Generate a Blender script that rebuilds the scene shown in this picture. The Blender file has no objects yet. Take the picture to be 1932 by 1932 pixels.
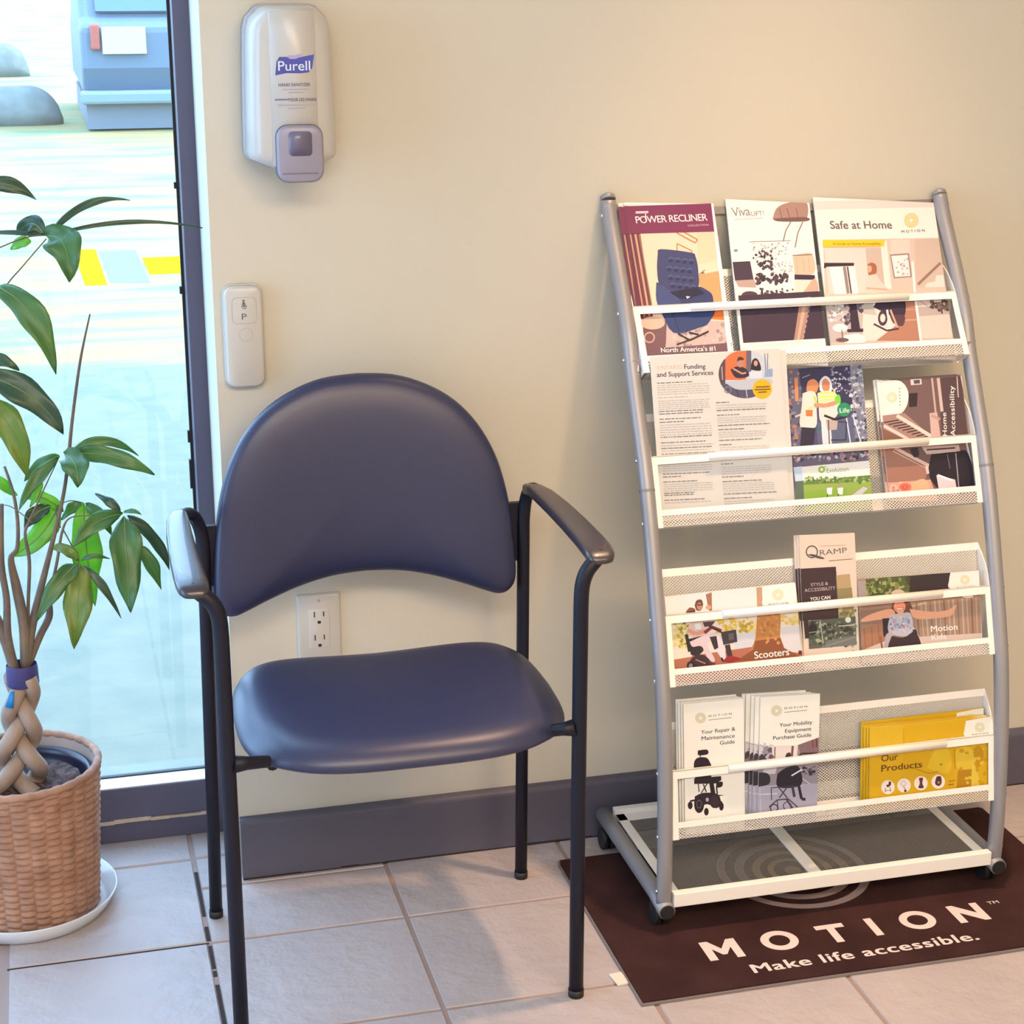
import bpy, bmesh, math, random
import numpy as np
from mathutils import Vector, Matrix
random.seed(7)
sc = bpy.context.scene
COL = sc.collection

# ------------------------------------------------------------------ camera
F_PX = 3354.1
PITCH, YAW = .2955, .2564
Fv = Vector((math.sin(YAW)*math.cos(PITCH), math.cos(YAW)*math.cos(PITCH), -math.sin(PITCH)))
Rv = Vector((math.cos(YAW), -math.sin(YAW), 0))
Uv = Rv.cross(Fv)
cam_d = bpy.data.cameras.new('camera'); cam = bpy.data.objects.new('camera', cam_d); COL.objects.link(cam)
cam_d.sensor_width = 36; cam_d.sensor_fit = 'HORIZONTAL'; cam_d.lens = F_PX/1932*36
cam_d.clip_start = .05; cam_d.clip_end = 400
m3 = Matrix((Rv, Uv, -Fv)).transposed()
cam.matrix_world = Matrix.Translation((-.4817, -2.6895, 1.4538)) @ m3.to_4x4()
sc.camera = cam

# ------------------------------------------------------------------ view, sky, sun, lamps
sc.view_settings.view_transform = 'Standard'; sc.view_settings.look = 'None'
sc.view_settings.exposure = .06; sc.view_settings.gamma = 1; sc.view_settings.use_curve_mapping = False
w = bpy.data.worlds.new('sky'); sc.world = w; w.use_nodes = True
bg = w.node_tree.nodes['Background']; bg.inputs[0].default_value = (.46, .68, 1.0, 1); bg.inputs[1].default_value = 7.2

def light(name, kind, loc, energy, color, target=None, **kw):
    d = bpy.data.lights.new(name, kind); d.energy = energy; d.color = color
    for k, v in kw.items(): setattr(d, k, v)
    o = bpy.data.objects.new(name, d); COL.objects.link(o); o.location = loc
    if target: o.rotation_euler = (Vector(target)-Vector(loc)).to_track_quat('-Z', 'Y').to_euler()
    return o
light('sun', 'SUN', (0, 0, 10), 4.6, (1, .90, .74), target=(-7, 0.0, 0), angle=.01)
light('downlight', 'SPOT', (.66, -.44, 2.70), 195, (1, .62, .36), target=(.66, -.44, 0), spot_size=.84, spot_blend=1.0, shadow_soft_size=.045)
light('ceiling_fill', 'AREA', (.75, -3.7, 2.72), 138, (1, .71, .45), target=(.9, -3.5, 0), shape='RECTANGLE', size=2.6, size_y=1.0)  # unseen area light, added as warm fill for the room
light('ceiling_fill', 'AREA', (-1.0, -3.5, 2.72), 54, (.97, .98, 1), target=(-1.0, -3.4, 0), shape='RECTANGLE', size=1.2, size_y=.6)  # unseen area light, added to cool and brighten the left side

# ------------------------------------------------------------------ helpers
def lin(c):
    c = c/255
    return c/12.92 if c <= .04045 else ((c+.055)/1.055)**2.4
def rgb(r, g, b): return (lin(r), lin(g), lin(b))
WARM = (lin(252), lin(228), lin(203))
def pc(r, g, b):                       # printed ink: colour as seen under the warm lamps, relative to white paper
    return tuple(min(.86, max(.006, lin(c)/k*.74)) for c, k in zip((r, g, b), WARM))
MATS = {}
def mat(name, col, rough=.5, metal=0, bump=None, spec=.5, vary=None, coat=0):
    if name in MATS: return MATS[name]
    m = bpy.data.materials.new(name); m.use_nodes = True; MATS[name] = m
    nt = m.node_tree; p = nt.nodes['Principled BSDF']
    p.inputs['Base Color'].default_value = (*col, 1); p.inputs['Roughness'].default_value = rough
    p.inputs['Metallic'].default_value = metal; p.inputs['Specular IOR Level'].default_value = spec
    p.inputs['Coat Weight'].default_value = coat
    if bump or vary:
        tc = nt.nodes.new('ShaderNodeTexCoord')
    if bump:
        sca, st, dist = bump
        n = nt.nodes.new('ShaderNodeTexNoise'); n.inputs['Scale'].default_value = sca; n.inputs['Detail'].default_value = 5
        b = nt.nodes.new('ShaderNodeBump'); b.inputs['Strength'].default_value = st; b.inputs['Distance'].default_value = dist
        nt.links.new(tc.outputs['Object'], n.inputs['Vector']); nt.links.new(n.outputs['Fac'], b.inputs['Height'])
        nt.links.new(b.outputs['Normal'], p.inputs['Normal'])
    if vary:
        sca, c2, lo, hi = vary
        n = nt.nodes.new('ShaderNodeTexNoise'); n.inputs['Scale'].default_value = sca; n.inputs['Detail'].default_value = 6
        r = nt.nodes.new('ShaderNodeValToRGB'); r.color_ramp.elements[0].position = lo; r.color_ramp.elements[1].position = hi
        r.color_ramp.elements[0].color = (*col, 1); r.color_ramp.elements[1].color = (*c2, 1)
        nt.links.new(tc.outputs['Object'], n.inputs['Vector']); nt.links.new(n.outputs['Fac'], r.inputs['Fac'])
        nt.links.new(r.outputs['Color'], p.inputs['Base Color'])
    return m
def ink(c):
    key = 'ink_%d_%d_%d' % tuple(c)
    return mat(key, pc(*c), .42, spec=.35)

class MB:
    """collects shapes into one mesh"""
    def __init__(s): s.v = []; s.f = []; s.m = []; s.sm = []; s.cm = 0
    def add(s, vs, fs, smooth=False):
        o = len(s.v); s.v += [tuple(v) for v in vs]
        for f in fs: s.f.append(tuple(i+o for i in f)); s.m.append(s.cm); s.sm.append(smooth)
    def box(s, a, b):
        (x0, y0, z0), (x1, y1, z1) = a, b
        s.add([(x0,y0,z0),(x1,y0,z0),(x1,y1,z0),(x0,y1,z0),(x0,y0,z1),(x1,y0,z1),(x1,y1,z1),(x0,y1,z1)],
              [(0,3,2,1),(4,5,6,7),(0,1,5,4),(1,2,6,5),(2,3,7,6),(3,0,4,7)])
    def obox(s, c, ax, ay, az):         # centre and three half axes
        c, ax, ay, az = map(Vector, (c, ax, ay, az))
        vs = [c+ax*i+ay*j+az*k for k in (-1, 1) for i, j in ((-1,-1),(1,-1),(1,1),(-1,1))]
        s.add(vs, [(0,3,2,1),(4,5,6,7),(0,1,5,4),(1,2,6,5),(2,3,7,6),(3,0,4,7)])
    def tube(s, pts, r, n=14, caps=True, prof=None, up=None):
        pts = [Vector(p) for p in pts]; N = len(pts)
        rs = r if isinstance(r, (list, tuple)) else [r]*N
        t0 = (pts[1]-pts[0]).normalized()
        ref = Vector(up) if up else (Vector((0,0,1)) if abs(t0.z) < .9 else Vector((1,0,0)))
        vs = []
        for i, p in enumerate(pts):
            t = (pts[min(i+1, N-1)]-pts[max(i-1, 0)]).normalized()
            a = ref-t*ref.dot(t)
            if a.length < 1e-5: a = t.orthogonal()
            a.normalize(); ref = a if not up else ref; b = t.cross(a)
            for k in range(n):
                if prof: ca, cb = prof[i][k] if isinstance(prof[0][0], (tuple, list)) else prof[k]
                else: th = 2*math.pi*k/n; ca, cb = math.cos(th)*rs[i], math.sin(th)*rs[i]
                vs.append(p+a*ca+b*cb)
        fs = [(i*n+k, i*n+(k+1) % n, (i+1)*n+(k+1) % n, (i+1)*n+k) for i in range(N-1) for k in range(n)]
        s.add(vs, fs, True)
        if caps: 
            o = len(s.v)-N*n
            s.f.append(tuple(o+k for k in reversed(range(n)))); s.m.append(s.cm); s.sm.append(False)
            s.f.append(tuple(o+(N-1)*n+k for k in range(n))); s.m.append(s.cm); s.sm.append(False)
    def lathe(s, c, prof, n=48, a0=0, a1=2*math.pi):
        vs = []; full = abs(a1-a0-2*math.pi) < 1e-6; nn = n if full else n+1
        for r, z in prof:
            for k in range(nn):
                th = a0+(a1-a0)*k/n; vs.append((c[0]+r*math.cos(th), c[1]+r*math.sin(th), c[2]+z))
        fs = [(i*nn+k, i*nn+(k+1) % nn, (i+1)*nn+(k+1) % nn, (i+1)*nn+k) for i in range(len(prof)-1) for k in range(n)]
        s.add(vs, fs, True)
    def prism(s, outline, y0, y1, smooth=False):   # outline in x,z ; extruded along y
        n = len(outline); vs = [(x, y0, z) for x, z in outline]+[(x, y1, z) for x, z in outline]
        s.add(vs, [tuple(range(n)), tuple(reversed(range(n, 2*n)))])
        s.add(vs, [(k, k+n, (k+1) % n+n, (k+1) % n) for k in range(n)], smooth)
    def loft(s, rings, cap0=True, cap1=True):
        n = len(rings[0]); vs = [p for r in rings for p in r]
        s.add(vs, [(i*n+k, i*n+(k+1) % n, (i+1)*n+(k+1) % n, (i+1)*n+k) for i in range(len(rings)-1) for k in range(n)], True)
        o = len(s.v)-len(vs)
        if cap0: s.f.append(tuple(o+k for k in reversed(range(n)))); s.m.append(s.cm); s.sm.append(True)
        if cap1: s.f.append(tuple(o+(len(rings)-1)*n+k for k in range(n))); s.m.append(s.cm); s.sm.append(True)
    def build(s, name, mats, parent=None, org=(0,0,0), fixn=True, bevel=0, smooth_angle=None):
        me = bpy.data.meshes.new(name)
        me.from_pydata([(x-org[0], y-org[1], z-org[2]) for x, y, z in s.v], [], s.f)
        for m in (mats if isinstance(mats, list) else [mats]): me.materials.append(m)
        me.polygons.foreach_set('material_index', s.m); me.polygons.foreach_set('use_smooth', s.sm)
        if fixn:
            b = bmesh.new(); b.from_mesh(me); bmesh.ops.recalc_face_normals(b, faces=b.faces); b.to_mesh(me); b.free()
        me.update()
        o = bpy.data.objects.new(name, me); COL.objects.link(o)
        if parent: o.parent = parent
        if bevel:
            md = o.modifiers.new('bevel', 'BEVEL'); md.width = bevel; md.segments = 2; md.limit_method = 'ANGLE'; md.angle_limit = .8
        return o
def thing(name, label, cat, loc=(0,0,0), group=None, mtx=None):
    o = bpy.data.objects.new(name, None); COL.objects.link(o); o.empty_display_size = .05
    if mtx is not None: o.matrix_world = mtx
    else: o.location = loc
    return tag(o, label, cat, group)
def tag(o, label=None, cat=None, group=None, kind=None):
    if label: o['label'] = label
    if cat: o['category'] = cat
    if group: o['group'] = group
    if kind: o['kind'] = kind
    return o
def struct(o): o['kind'] = 'structure'; return o
def bez(p, n=8):
    p = [Vector(q) for q in p]; out = []
    for i in range(n+1):
        t = i/n; q = p[:]
        while len(q) > 1: q = [a.lerp(b, t) for a, b in zip(q, q[1:])]
        out.append(q[0])
    return out
def spline(pts, n=6):                   # catmull-rom through points (any dimension)
    P = [np.array(p, float) for p in pts]; out = []
    for i in range(len(P)-1):
        a = P[max(i-1, 0)]; b = P[i]; c = P[i+1]; d = P[min(i+2, len(P)-1)]
        for k in range(n):
            t = k/n; out.append(.5*((2*b)+(c-a)*t+(2*a-5*b+4*c-d)*t*t+(3*b-a-3*c+d)*t**3))
    out.append(P[-1]); return out
def rrect(x0, z0, x1, z1, r, n=5):      # rounded rectangle outline, counter-clockwise in x,z
    out = []
    for cx, cz, a in ((x1-r, z0+r, -90), (x1-r, z1-r, 0), (x0+r, z1-r, 90), (x0+r, z0+r, 180)):
        for k in range(n+1):
            th = math.radians(a+90*k/n); out.append((cx+r*math.cos(th), cz+r*math.sin(th)))
    return out
TXT = {}
def glyphs(txt, bold=0, spacing=1):
    key = (txt, bold, spacing)
    if key in TXT: return TXT[key]
    cu = bpy.data.curves.new('text', 'FONT'); cu.body = txt; cu.size = 1; cu.offset = min(bold, 0); cu.space_character = spacing; cu.resolution_u = 4
    ob = bpy.data.objects.new('text', cu); COL.objects.link(ob)
    dg = bpy.context.evaluated_depsgraph_get(); me = bpy.data.meshes.new_from_object(ob.evaluated_get(dg))
    vs = np.array([v.co[:2] for v in me.vertices]); fs = [tuple(p.vertices) for p in me.polygons]
    bpy.data.objects.remove(ob); bpy.data.curves.remove(cu); bpy.data.meshes.remove(me)
    if bold > 0:                         # heavier strokes: the outline repeated a hair to each side
        n = len(vs); sh = [(-bold, -bold*.5), (bold, -bold*.5), (-bold, bold*.5), (bold, bold*.5)]
        fs = [tuple(i+n*k for i in f) for k in range(4) for f in fs]; vs = np.concatenate([vs+np.array(d) for d in sh])
    x0 = vs[:, 0].min(); vs[:, 0] -= x0
    TXT[key] = (vs, fs, vs[:, 0].max(), .73); return TXT[key]
def homography(src, dst):
    A = []; b = []
    for (x, y), (u, v) in zip(src, dst):
        A += [[x, y, 1, 0, 0, 0, -u*x, -u*y], [0, 0, 0, x, y, 1, -v*x, -v*y]]; b += [u, v]
    h = np.linalg.solve(np.array(A, float), np.array(b, float)); return np.append(h, 1).reshape(3, 3)
def clip(poly, x0, y0, x1, y1):
    for ax, lim, sg in ((0, x0, 1), (0, x1, -1), (1, y0, 1), (1, y1, -1)):
        out = []
        for i in range(len(poly)):
            a, b = poly[i-1], poly[i]; da, db = sg*(a[ax]-lim), sg*(b[ax]-lim)
            if (da >= 0) != (db >= 0):
                t = da/(da-db); out.append((a[0]+(b[0]-a[0])*t, a[1]+(b[1]-a[1])*t))
            if db >= 0: out.append(b)
        poly = out
        if len(poly) < 3: return []
    return poly
class Art:
    """a flat printed picture: polygons and lettering on the plane local (u,v); H maps sketch coordinates to (u,v)"""
    def __init__(s, H, rect, crop, to3=None, y0=0.):
        s.H = H; s.rect = rect; s.crop = crop; s.mb = MB(); s.ml = []; s.k = 1; s.y0 = y0
        s.to3 = to3 or (lambda u, v, k: (u, s.y0-.000006*k, v))
    def mp(s, x, y):
        ox, oy, sc_ = s.crop; q = s.H@np.array([ox+x/sc_, oy+y/sc_, 1]); return (q[0]/q[2], q[1]/q[2])
    def mi(s, c):
        m = ink(c)
        if m not in s.ml: s.ml.append(m)
        s.mb.cm = s.ml.index(m)
    def uv(s, pts, c):
        p = clip(pts, *s.rect)
        if len(p) < 3: return
        s.mi(c); s.mb.add([s.to3(u, v, s.k) for u, v in p], [tuple(range(len(p)))]); s.k += 1
    def poly(s, pts, c): s.uv([s.mp(*p) for p in pts], c)
    def smooth(s, pts, c, n=4):
        q = spline(list(pts)+[pts[0]], n)[:-1]; s.uv([s.mp(*p) for p in q], c)
    def full(s, c):
        x0, y0, x1, y1 = s.rect; s.uv([(x0,y0),(x1,y0),(x1,y1),(x0,y1)], c)
    def ell(s, cx, cy, rx, ry, c, n=24): s.poly([(cx+rx*math.cos(2*math.pi*k/n), cy+ry*math.sin(2*math.pi*k/n)) for k in range(n)], c)
    def ring(s, cx, cy, r0, r1, c, n=28, asp=1.):
        s.mi(c)
        vs = [s.to3(*s.mp(cx+r*math.cos(2*math.pi*k/n), cy+r*asp*math.sin(2*math.pi*k/n)), s.k) for r in (r0, r1) for k in range(n)]
        s.mb.add(vs, [(k, (k+1) % n, n+(k+1) % n, n+k) for k in range(n)]); s.k += 1
    def line(s, pts, wd, c):
        for a, b in zip(pts, pts[1:]):
            dx, dy = b[0]-a[0], b[1]-a[1]; l = math.hypot(dx, dy) or 1; nx, ny = -dy/l*wd/2, dx/l*wd/2
            s.poly([(a[0]+nx,a[1]+ny),(b[0]+nx,b[1]+ny),(b[0]-nx,b[1]-ny),(a[0]-nx,a[1]-ny)], c)
    def text(s, t, a, b, cap, c, bold=0.012, spacing=1):   # baseline from a to b, cap height
        vs, fs, wd, hh = glyphs(t, bold, spacing)
        A, B = np.array(s.mp(*a)), np.array(s.mp(*b))
        up = np.array(s.mp((a[0]+b[0])/2, (a[1]+b[1])/2))-np.array(s.mp((a[0]+b[0])/2+cap[0], (a[1]+b[1])/2-cap[1])) if isinstance(cap, tuple) else None
        e = (B-A)/wd
        if up is None:
            T = np.array(s.mp((a[0]+b[0])/2, (a[1]+b[1])/2-cap))-(A+B)/2; n = np.array([-e[1], e[0]]); n /= np.linalg.norm(n); f = n*abs(T@n)/.70
        else: f = -up/.70
        n = len(vs)//4 if bold > 0 else len(vs)
        s.mi(c); s.mb.add([s.to3(*(A+e*x+f*y), s.k+i//n) for i, (x, y) in enumerate(vs)], fs); s.k += 4
    def speck(s, x0, y0, x1, y1, n, r, cols, seed=1):
        rd = random.Random(seed)
        for i in range(n):
            x, y = rd.uniform(x0, x1), rd.uniform(y0, y1); a = rd.uniform(.5, 1)*r; th = rd.uniform(0, 6)
            s.poly([(x+a*math.cos(th+t)*rd.uniform(.6, 1.2), y+a*math.sin(th+t)*rd.uniform(.6, 1.2)) for t in (0, 1.3, 2.5, 3.8, 5)], rd.choice(cols)); s.k -= .8
    def cut(s, name, parent):           # close the current print layer as one part
        o = s.mb.build(name, s.ml, parent, fixn=False); s.mb = MB(); s.ml = []; return o

# ------------------------------------------------------------------ materials of the room
def wall_mat():
    return mat('wall_paint', (.61, .58, .485), .62, bump=(140, .12, .002), vary=(1.3, (.585, .555, .465), .35, .7))
M_WALL = wall_mat()
M_CEIL = mat('ceiling_paint', (.75, .73, .68), .8)
M_BASE = mat('baseboard_paint', rgb(86, 84, 98), .5, bump=(60, .15, .002))
M_FRAME = mat('window_frame_metal', rgb(84, 82, 104), .42, bump=(200, .05, .001))
M_BLACK = mat('black_rubber', (.012, .012, .014), .6)
M_CAULK = mat('old_caulk', rgb(190, 175, 160), .8, bump=(80, .6, .01))
M_TILE = mat('floor_tile', (.43, .385, .385), .5, bump=(30, .5, .009), vary=(7, (.375, .335, .34), .3, .75))
M_GROUT = mat('grout', rgb(150, 132, 126), .9, bump=(150, .3, .003))
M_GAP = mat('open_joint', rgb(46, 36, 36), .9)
M_WHITE = mat('white_plastic', (.56, .55, .51), .33)

# ------------------------------------------------------------------ the setting
EX, WY = -.2418, .017                 # free end of the wall, face of the wall
b = MB(); b.box((EX, WY, 0), (3.2, .26, 2.75)); struct(b.build('wall_back', M_WALL))
b = MB(); b.box((-2.6, .12, 2.35), (EX, .30, 2.75)); b.box((-2.6, .12, -.1), (-2.05, .30, 2.35)); struct(b.build('wall_window_side', M_WALL))
b = MB(); b.box((3.2, -4.6, 0), (3.3, .26, 2.75)); struct(b.build('wall_right', M_WALL))
b = MB(); b.box((-2.7, -4.6, 0), (-2.6, -1.7, 2.75)); b.box((-2.7, -.35, 0), (-2.6, .30, 2.75)); b.box((-2.7, -1.7, 2.4), (-2.6, -.35, 2.75)); b.box((-2.7, -1.7, 0), (-2.6, -.35, .1)); struct(b.build('wall_left', M_WALL))
b = MB(); b.box((-2.7, -4.7, 0), (3.3, -4.6, 2.75)); struct(b.build('wall_front', M_WALL))
b = MB(); b.box((-2.7, -4.7, 2.75), (3.3, .30, 2.85)); struct(b.build('ceiling', M_CEIL))
# baseboard with a rounded upper lip
b = MB(); prof = [(0, .0), (0, .0995), (.001, .1035), (.004, .1065), (.009, .108), (.017, .1085), (.017, 0)]
n = len(prof); xs = [-.2405, .0, .4, .8, 1.4, 3.2]
b.add([(x, y, z) for x in xs for y, z in prof], [(i*n+k, i*n+(k+1) % n, (i+1)*n+(k+1) % n, (i+1)*n+k) for i in range(len(xs)-1) for k in range(n)])
b.add([(xs[0], y, z) for y, z in prof], [tuple(range(n))]); struct(b.build('baseboard_back', M_BASE))
# thin dark gap of the baseboard over the tiles
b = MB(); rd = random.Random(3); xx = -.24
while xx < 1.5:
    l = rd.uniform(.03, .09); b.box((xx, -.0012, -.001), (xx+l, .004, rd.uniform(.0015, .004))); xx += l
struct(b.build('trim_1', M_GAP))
# floor: tiles with beveled edges on a grout bed
TX, TY = .305, .2739
mt = MB()
def tile(x0, y0, x1, y1):
    g = .0028; c = .002; x0 += g; y0 += g; x1 -= g; y1 -= g
    vs = [(x0,y0,-.004),(x1,y0,-.004),(x1,y1,-.004),(x0,y1,-.004),(x0+c,y0+c,0),(x1-c,y0+c,0),(x1-c,y1-c,0),(x0+c,y1-c,0)]
    mt.add(vs, [(4,5,6,7),(0,1,5,4),(1,2,6,5),(2,3,7,6),(3,0,4,7)])
XL = -.3149
for i in range(0, 11):
    for j in range(-17, 1):
        y1 = min(-.1872+TY*(j+1), .0); tile(i*TX, -.1872+TY*j, (i+1)*TX, y1 if j < 0 else .016)
for j in range(-17, 0): tile(XL+.0003, -.1872+TY*j, 0, -.1872+TY*(j+1))
tile(XL+.0003, -.1872, 0, -.0115); tile(XL+.0003, -.0115, 0, .098); tile(XL+.0003, .098, 0, .24)
for i in range(1, 9):
    for j in range(-17, 3):
        y0 = -.186+.2805*j; tile(XL-.0003-TX*i-(.012 if i > 1 else 0), y0, XL-.0003-TX*(i-1)-(.012 if i > 1 else 0), min(y0+.2805, .26))
mt.cm = 1; mt.box((-2.6, -4.6, -.05), (3.2, .26, -.0022))
mt.cm = 2; rd = random.Random(5)
for y0, y1 in ((-.262, -.195), (-.285, -.27), (-.62, -.31), (-.178, -.135), (-.10, -.015), (-.015, .05), (-1.2, -.66)):
    mt.box((XL-.0029, y0, -.0024), (XL+.0029, y1, -.0008))
mt.box((-.62, -.188, -.0024), (XL-.0003, -.184, -.0015))
struct(mt.build('floor', [M_TILE, M_GROUT, M_GAP]))

# window
win = struct(bpy.data.objects.new('window_1', None)); COL.objects.link(win); WO = (-1.1, .2, 0); win.location = WO
b = MB(); b.box((-.268, .185, .0), (-.16, .245, 2.35)); b.box((-2.05, .185, 0), (-1.99, .245, 2.35)); b.box((-1.99, .185, 2.29), (-.268, .245, 2.35))
b.box((-1.99, .185, .045), (-.268, .245, .104)); b.box((-1.99, .189, 0), (-.268, .245, .038)); b.build('window_frame', M_FRAME, win, WO, bevel=.0015)
b = MB(); rd = random.Random(2); xx = -1.5
while xx < -.27:
    l = rd.uniform(.015, .05); b.box((xx, .183+rd.uniform(0, .002), .037+rd.uniform(0, .002)), (min(xx+l, -.268), .19, .044+rd.uniform(-.002, .004))); xx += l
b.build('caulk_bead', M_CAULK, win, WO)
b = MB(); b.box((-1.99, .187, .1035), (-.268, .231, .1055)); b.build('sill_highlight', mat('sky_lit_rail_top', (.80, .82, .84), .35), win, WO)  # pale strip over the dark rail, sky highlight put into its colour
b = MB(); b.box((-.2725, .228, .104), (-.268, .236, 2.29)); b.box((-1.99, .228, .104), (-.268, .236, .108))
for z, h in ((.62, .05), (.70, .02), (.95, .012), (1.12, .01)): b.box((-.276, .228, z), (-.272, .236, z+h))
b.build('glazing_gasket', M_BLACK, win, WO)
gm = bpy.data.materials.new('window_glass'); gm.use_nodes = True; nt = gm.node_tree; nt.nodes.remove(nt.nodes['Principled BSDF'])
tr = nt.nodes.new('ShaderNodeBsdfTransparent'); tr.inputs[0].default_value = (.93, .985, 1, 1)
gl = nt.nodes.new('ShaderNodeBsdfGlossy'); gl.inputs['Roughness'].default_value = .02; mx = nt.nodes.new('ShaderNodeMixShader'); mx.inputs[0].default_value = .05
nt.links.new(tr.outputs[0], mx.inputs[1]); nt.links.new(gl.outputs[0], mx.inputs[2]); nt.links.new(mx.outputs[0], nt.nodes['Material Output'].inputs[0])
b = MB(); b.box((-1.99, .231, .104), (-.2685, .234, 2.29)); b.build('glass_pane', gm, win, WO)

b = MB()  # unseen side window, added to let in blue sky fill from the left
for y0, y1 in ((-1.7, -1.64), (-.41, -.35)): b.box((-2.68, y0, .1), (-2.62, y1, 2.4))
b.box((-2.68, -1.64, .1), (-2.62, -.41, .16)); b.box((-2.68, -1.64, 2.34), (-2.62, -.41, 2.4)); w2 = struct(b.build('fill_window', M_FRAME))
b = MB(); b.box((-2.652, -1.64, .16), (-2.648, -.41, 2.34)); b.build('glass_pane', gm, w2)

# ------------------------------------------------------------------ outdoors
def band_mat():
    m = bpy.data.materials.new('parking_pavement'); m.use_nodes = True; nt = m.node_tree; p = nt.nodes['Principled BSDF']; p.inputs['Roughness'].default_value = .9
    tc = nt.nodes.new('ShaderNodeTexCoord'); sp = nt.nodes.new('ShaderNodeSeparateXYZ'); nt.links.new(tc.outputs['Object'], sp.inputs[0])
    lg = nt.nodes.new('ShaderNodeMath'); lg.operation = 'LOGARITHM'; lg.inputs[1].default_value = 2.718; ad = nt.nodes.new('ShaderNodeMath'); ad.inputs[1].default_value = 2.7
    nt.links.new(sp.outputs[1], ad.inputs[0]); nt.links.new(ad.outputs[0], lg.inputs[0])
    ml = nt.nodes.new('ShaderNodeMath'); ml.operation = 'MULTIPLY'; ml.inputs[1].default_value = 26; nt.links.new(lg.outputs[0], ml.inputs[0])
    mx_ = nt.nodes.new('ShaderNodeMath'); mx_.operation = 'MULTIPLY'; mx_.inputs[1].default_value = .55; nt.links.new(sp.outputs[0], mx_.inputs[0])
    cb = nt.nodes.new('ShaderNodeCombineXYZ'); nt.links.new(mx_.outputs[0], cb.inputs[0]); nt.links.new(ml.outputs[0], cb.inputs[1])
    no = nt.nodes.new('ShaderNodeTexNoise'); no.inputs['Scale'].default_value = 1.5; no.inputs['Detail'].default_value = 2; nt.links.new(cb.outputs[0], no.inputs['Vector'])
    r = nt.nodes.new('ShaderNodeValToRGB'); nt.links.new(no.outputs['Fac'], r.inputs['Fac'])
    e = r.color_ramp.elements; e[0].position = .34; e[0].color = (.13, .18, .080, 1); e[1].position = .66; e[1].color = (.265, .178, .066, 1)
    x = e.new(.5); x.color = (.21, .20, .080, 1)
    nt.links.new(r.outputs[0], p.inputs['Base Color']); return m
M_WALK = mat('concrete_walk', (.108, .130, .108), .85, bump=(8, .3, .02), vary=(9, (.132, .150, .120), .35, .65))
b = MB(); b.box((-14, .30, -.3), (14, 4.62, -.1)); struct(b.build('sidewalk', M_WALK))
b = MB(); b.box((-60, 4.62, -.4), (60, 160, -.1)); struct(b.build('parking_lot', band_mat()))
M_YEL = mat('yellow_road_paint', (.40, .29, .004), .8, spec=0); M_PALE = mat('pale_road_paint', (.17, .27, .28), .8, spec=0)
def ground(name, pts, m, label, z=-.098):
    c = (sum(p[0] for p in pts)/len(pts), sum(p[1] for p in pts)/len(pts), z)
    b = MB(); k = len(pts); b.add([(x, y, zz) for zz in (-.1, z) for x, y in pts], [tuple(range(k, 2*k))]+[(i, (i+1) % k, k+(i+1) % k, k+i) for i in range(k)])
    o = b.build(name, m, None, c); o.location = c; return tag(o, label, 'road marking')
ground('painted_marking', [(-.30, 6.68), (-.19, 6.68), (-.205, 7.95), (-.33, 7.95)], M_YEL, 'thick yellow stroke painted on the parking lot, nearest the plant')
ground('painted_marking', [(-.17, 6.75), (.03, 6.68), (.02, 7.85), (-.185, 7.85)], M_PALE, 'pale blue painted patch on the parking lot beside the yellow stroke')
ground('painted_marking', [(.045, 6.95), (.40, 6.95), (.40, 7.55), (.04, 7.55)], M_YEL, 'short yellow dash right of the pale patch, next to the window frame')
M_CAR = mat('car_paint', (.085, .14, .20), .45); M_CARD = mat('car_shade', (.14, .17, .20), .7); M_CARL = mat('car_bumper', (.16, .24, .26), .5); M_PLATE = mat('licence_plate', (.45, .45, .42), .6)
M_CARG = mat('car_glass', (.06, .13, .18), .15); M_RED = mat('tail_light_red', (.35, .08, .06), .4)
CO = (.93, 17.2, -.1); car = thing('car', 'dark blue car parked far outside beyond the window glass', 'car', CO)
b = MB(); pr = [(.34, 16.2), (.62, 16.08), (1.02, 16.1), (1.12, 16.3), (1.72, 16.75), (1.80, 17.2), (1.76, 18.3), (1.2, 19.2), (1.0, 20.2), (.5, 20.35), (.34, 20.3)]
k = len(pr); b.add([(x, y, z-.1) for x in (.0, 1.85) for z, y in pr], [tuple(range(k)), tuple(range(k, 2*k))]+[(i, (i+1) % k, k+(i+1) % k, k+i) for i in range(k)]); b.build('body', M_CAR, car, CO, bevel=.06)
b = MB(); b.box((-.03, 15.98, .17), (1.88, 16.22, .30)); b.build('bumper', M_CARL, car, CO, bevel=.03)
b = MB(); b.box((.02, 16.12, -.08), (1.83, 20.0, .18)); b.build('underbody', M_CARD, car, CO)
b = MB(); b.obox((.92, 16.47, 1.33), (.75, 0, 0), (0, .2, .27), (0, -.01, .008)); b.build('rear_window', M_CARG, car, CO)
for x in (.10, 1.66): b = MB(); b.box((x, 16.02, .70), (x+.09, 16.14, .95)); b.build('tail_light', M_RED, car, CO, bevel=.02)
b = MB(); b.box((.21, 16.02, .66), (.64, 16.09, .92)); b.build('licence_plate', M_PLATE, car, CO)
for x in (.04, 1.6):
    for y in (16.9, 19.5): b = MB(); b.tube([(x, y, .22), (x+.2, y, .22)], .32, 24); b.build('wheel', M_BLACK, car, CO)
M_STOP = mat('weathered_concrete', (.14, .165, .155), .9, vary=(6, (.18, .20, .19), .4, .6))
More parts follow.
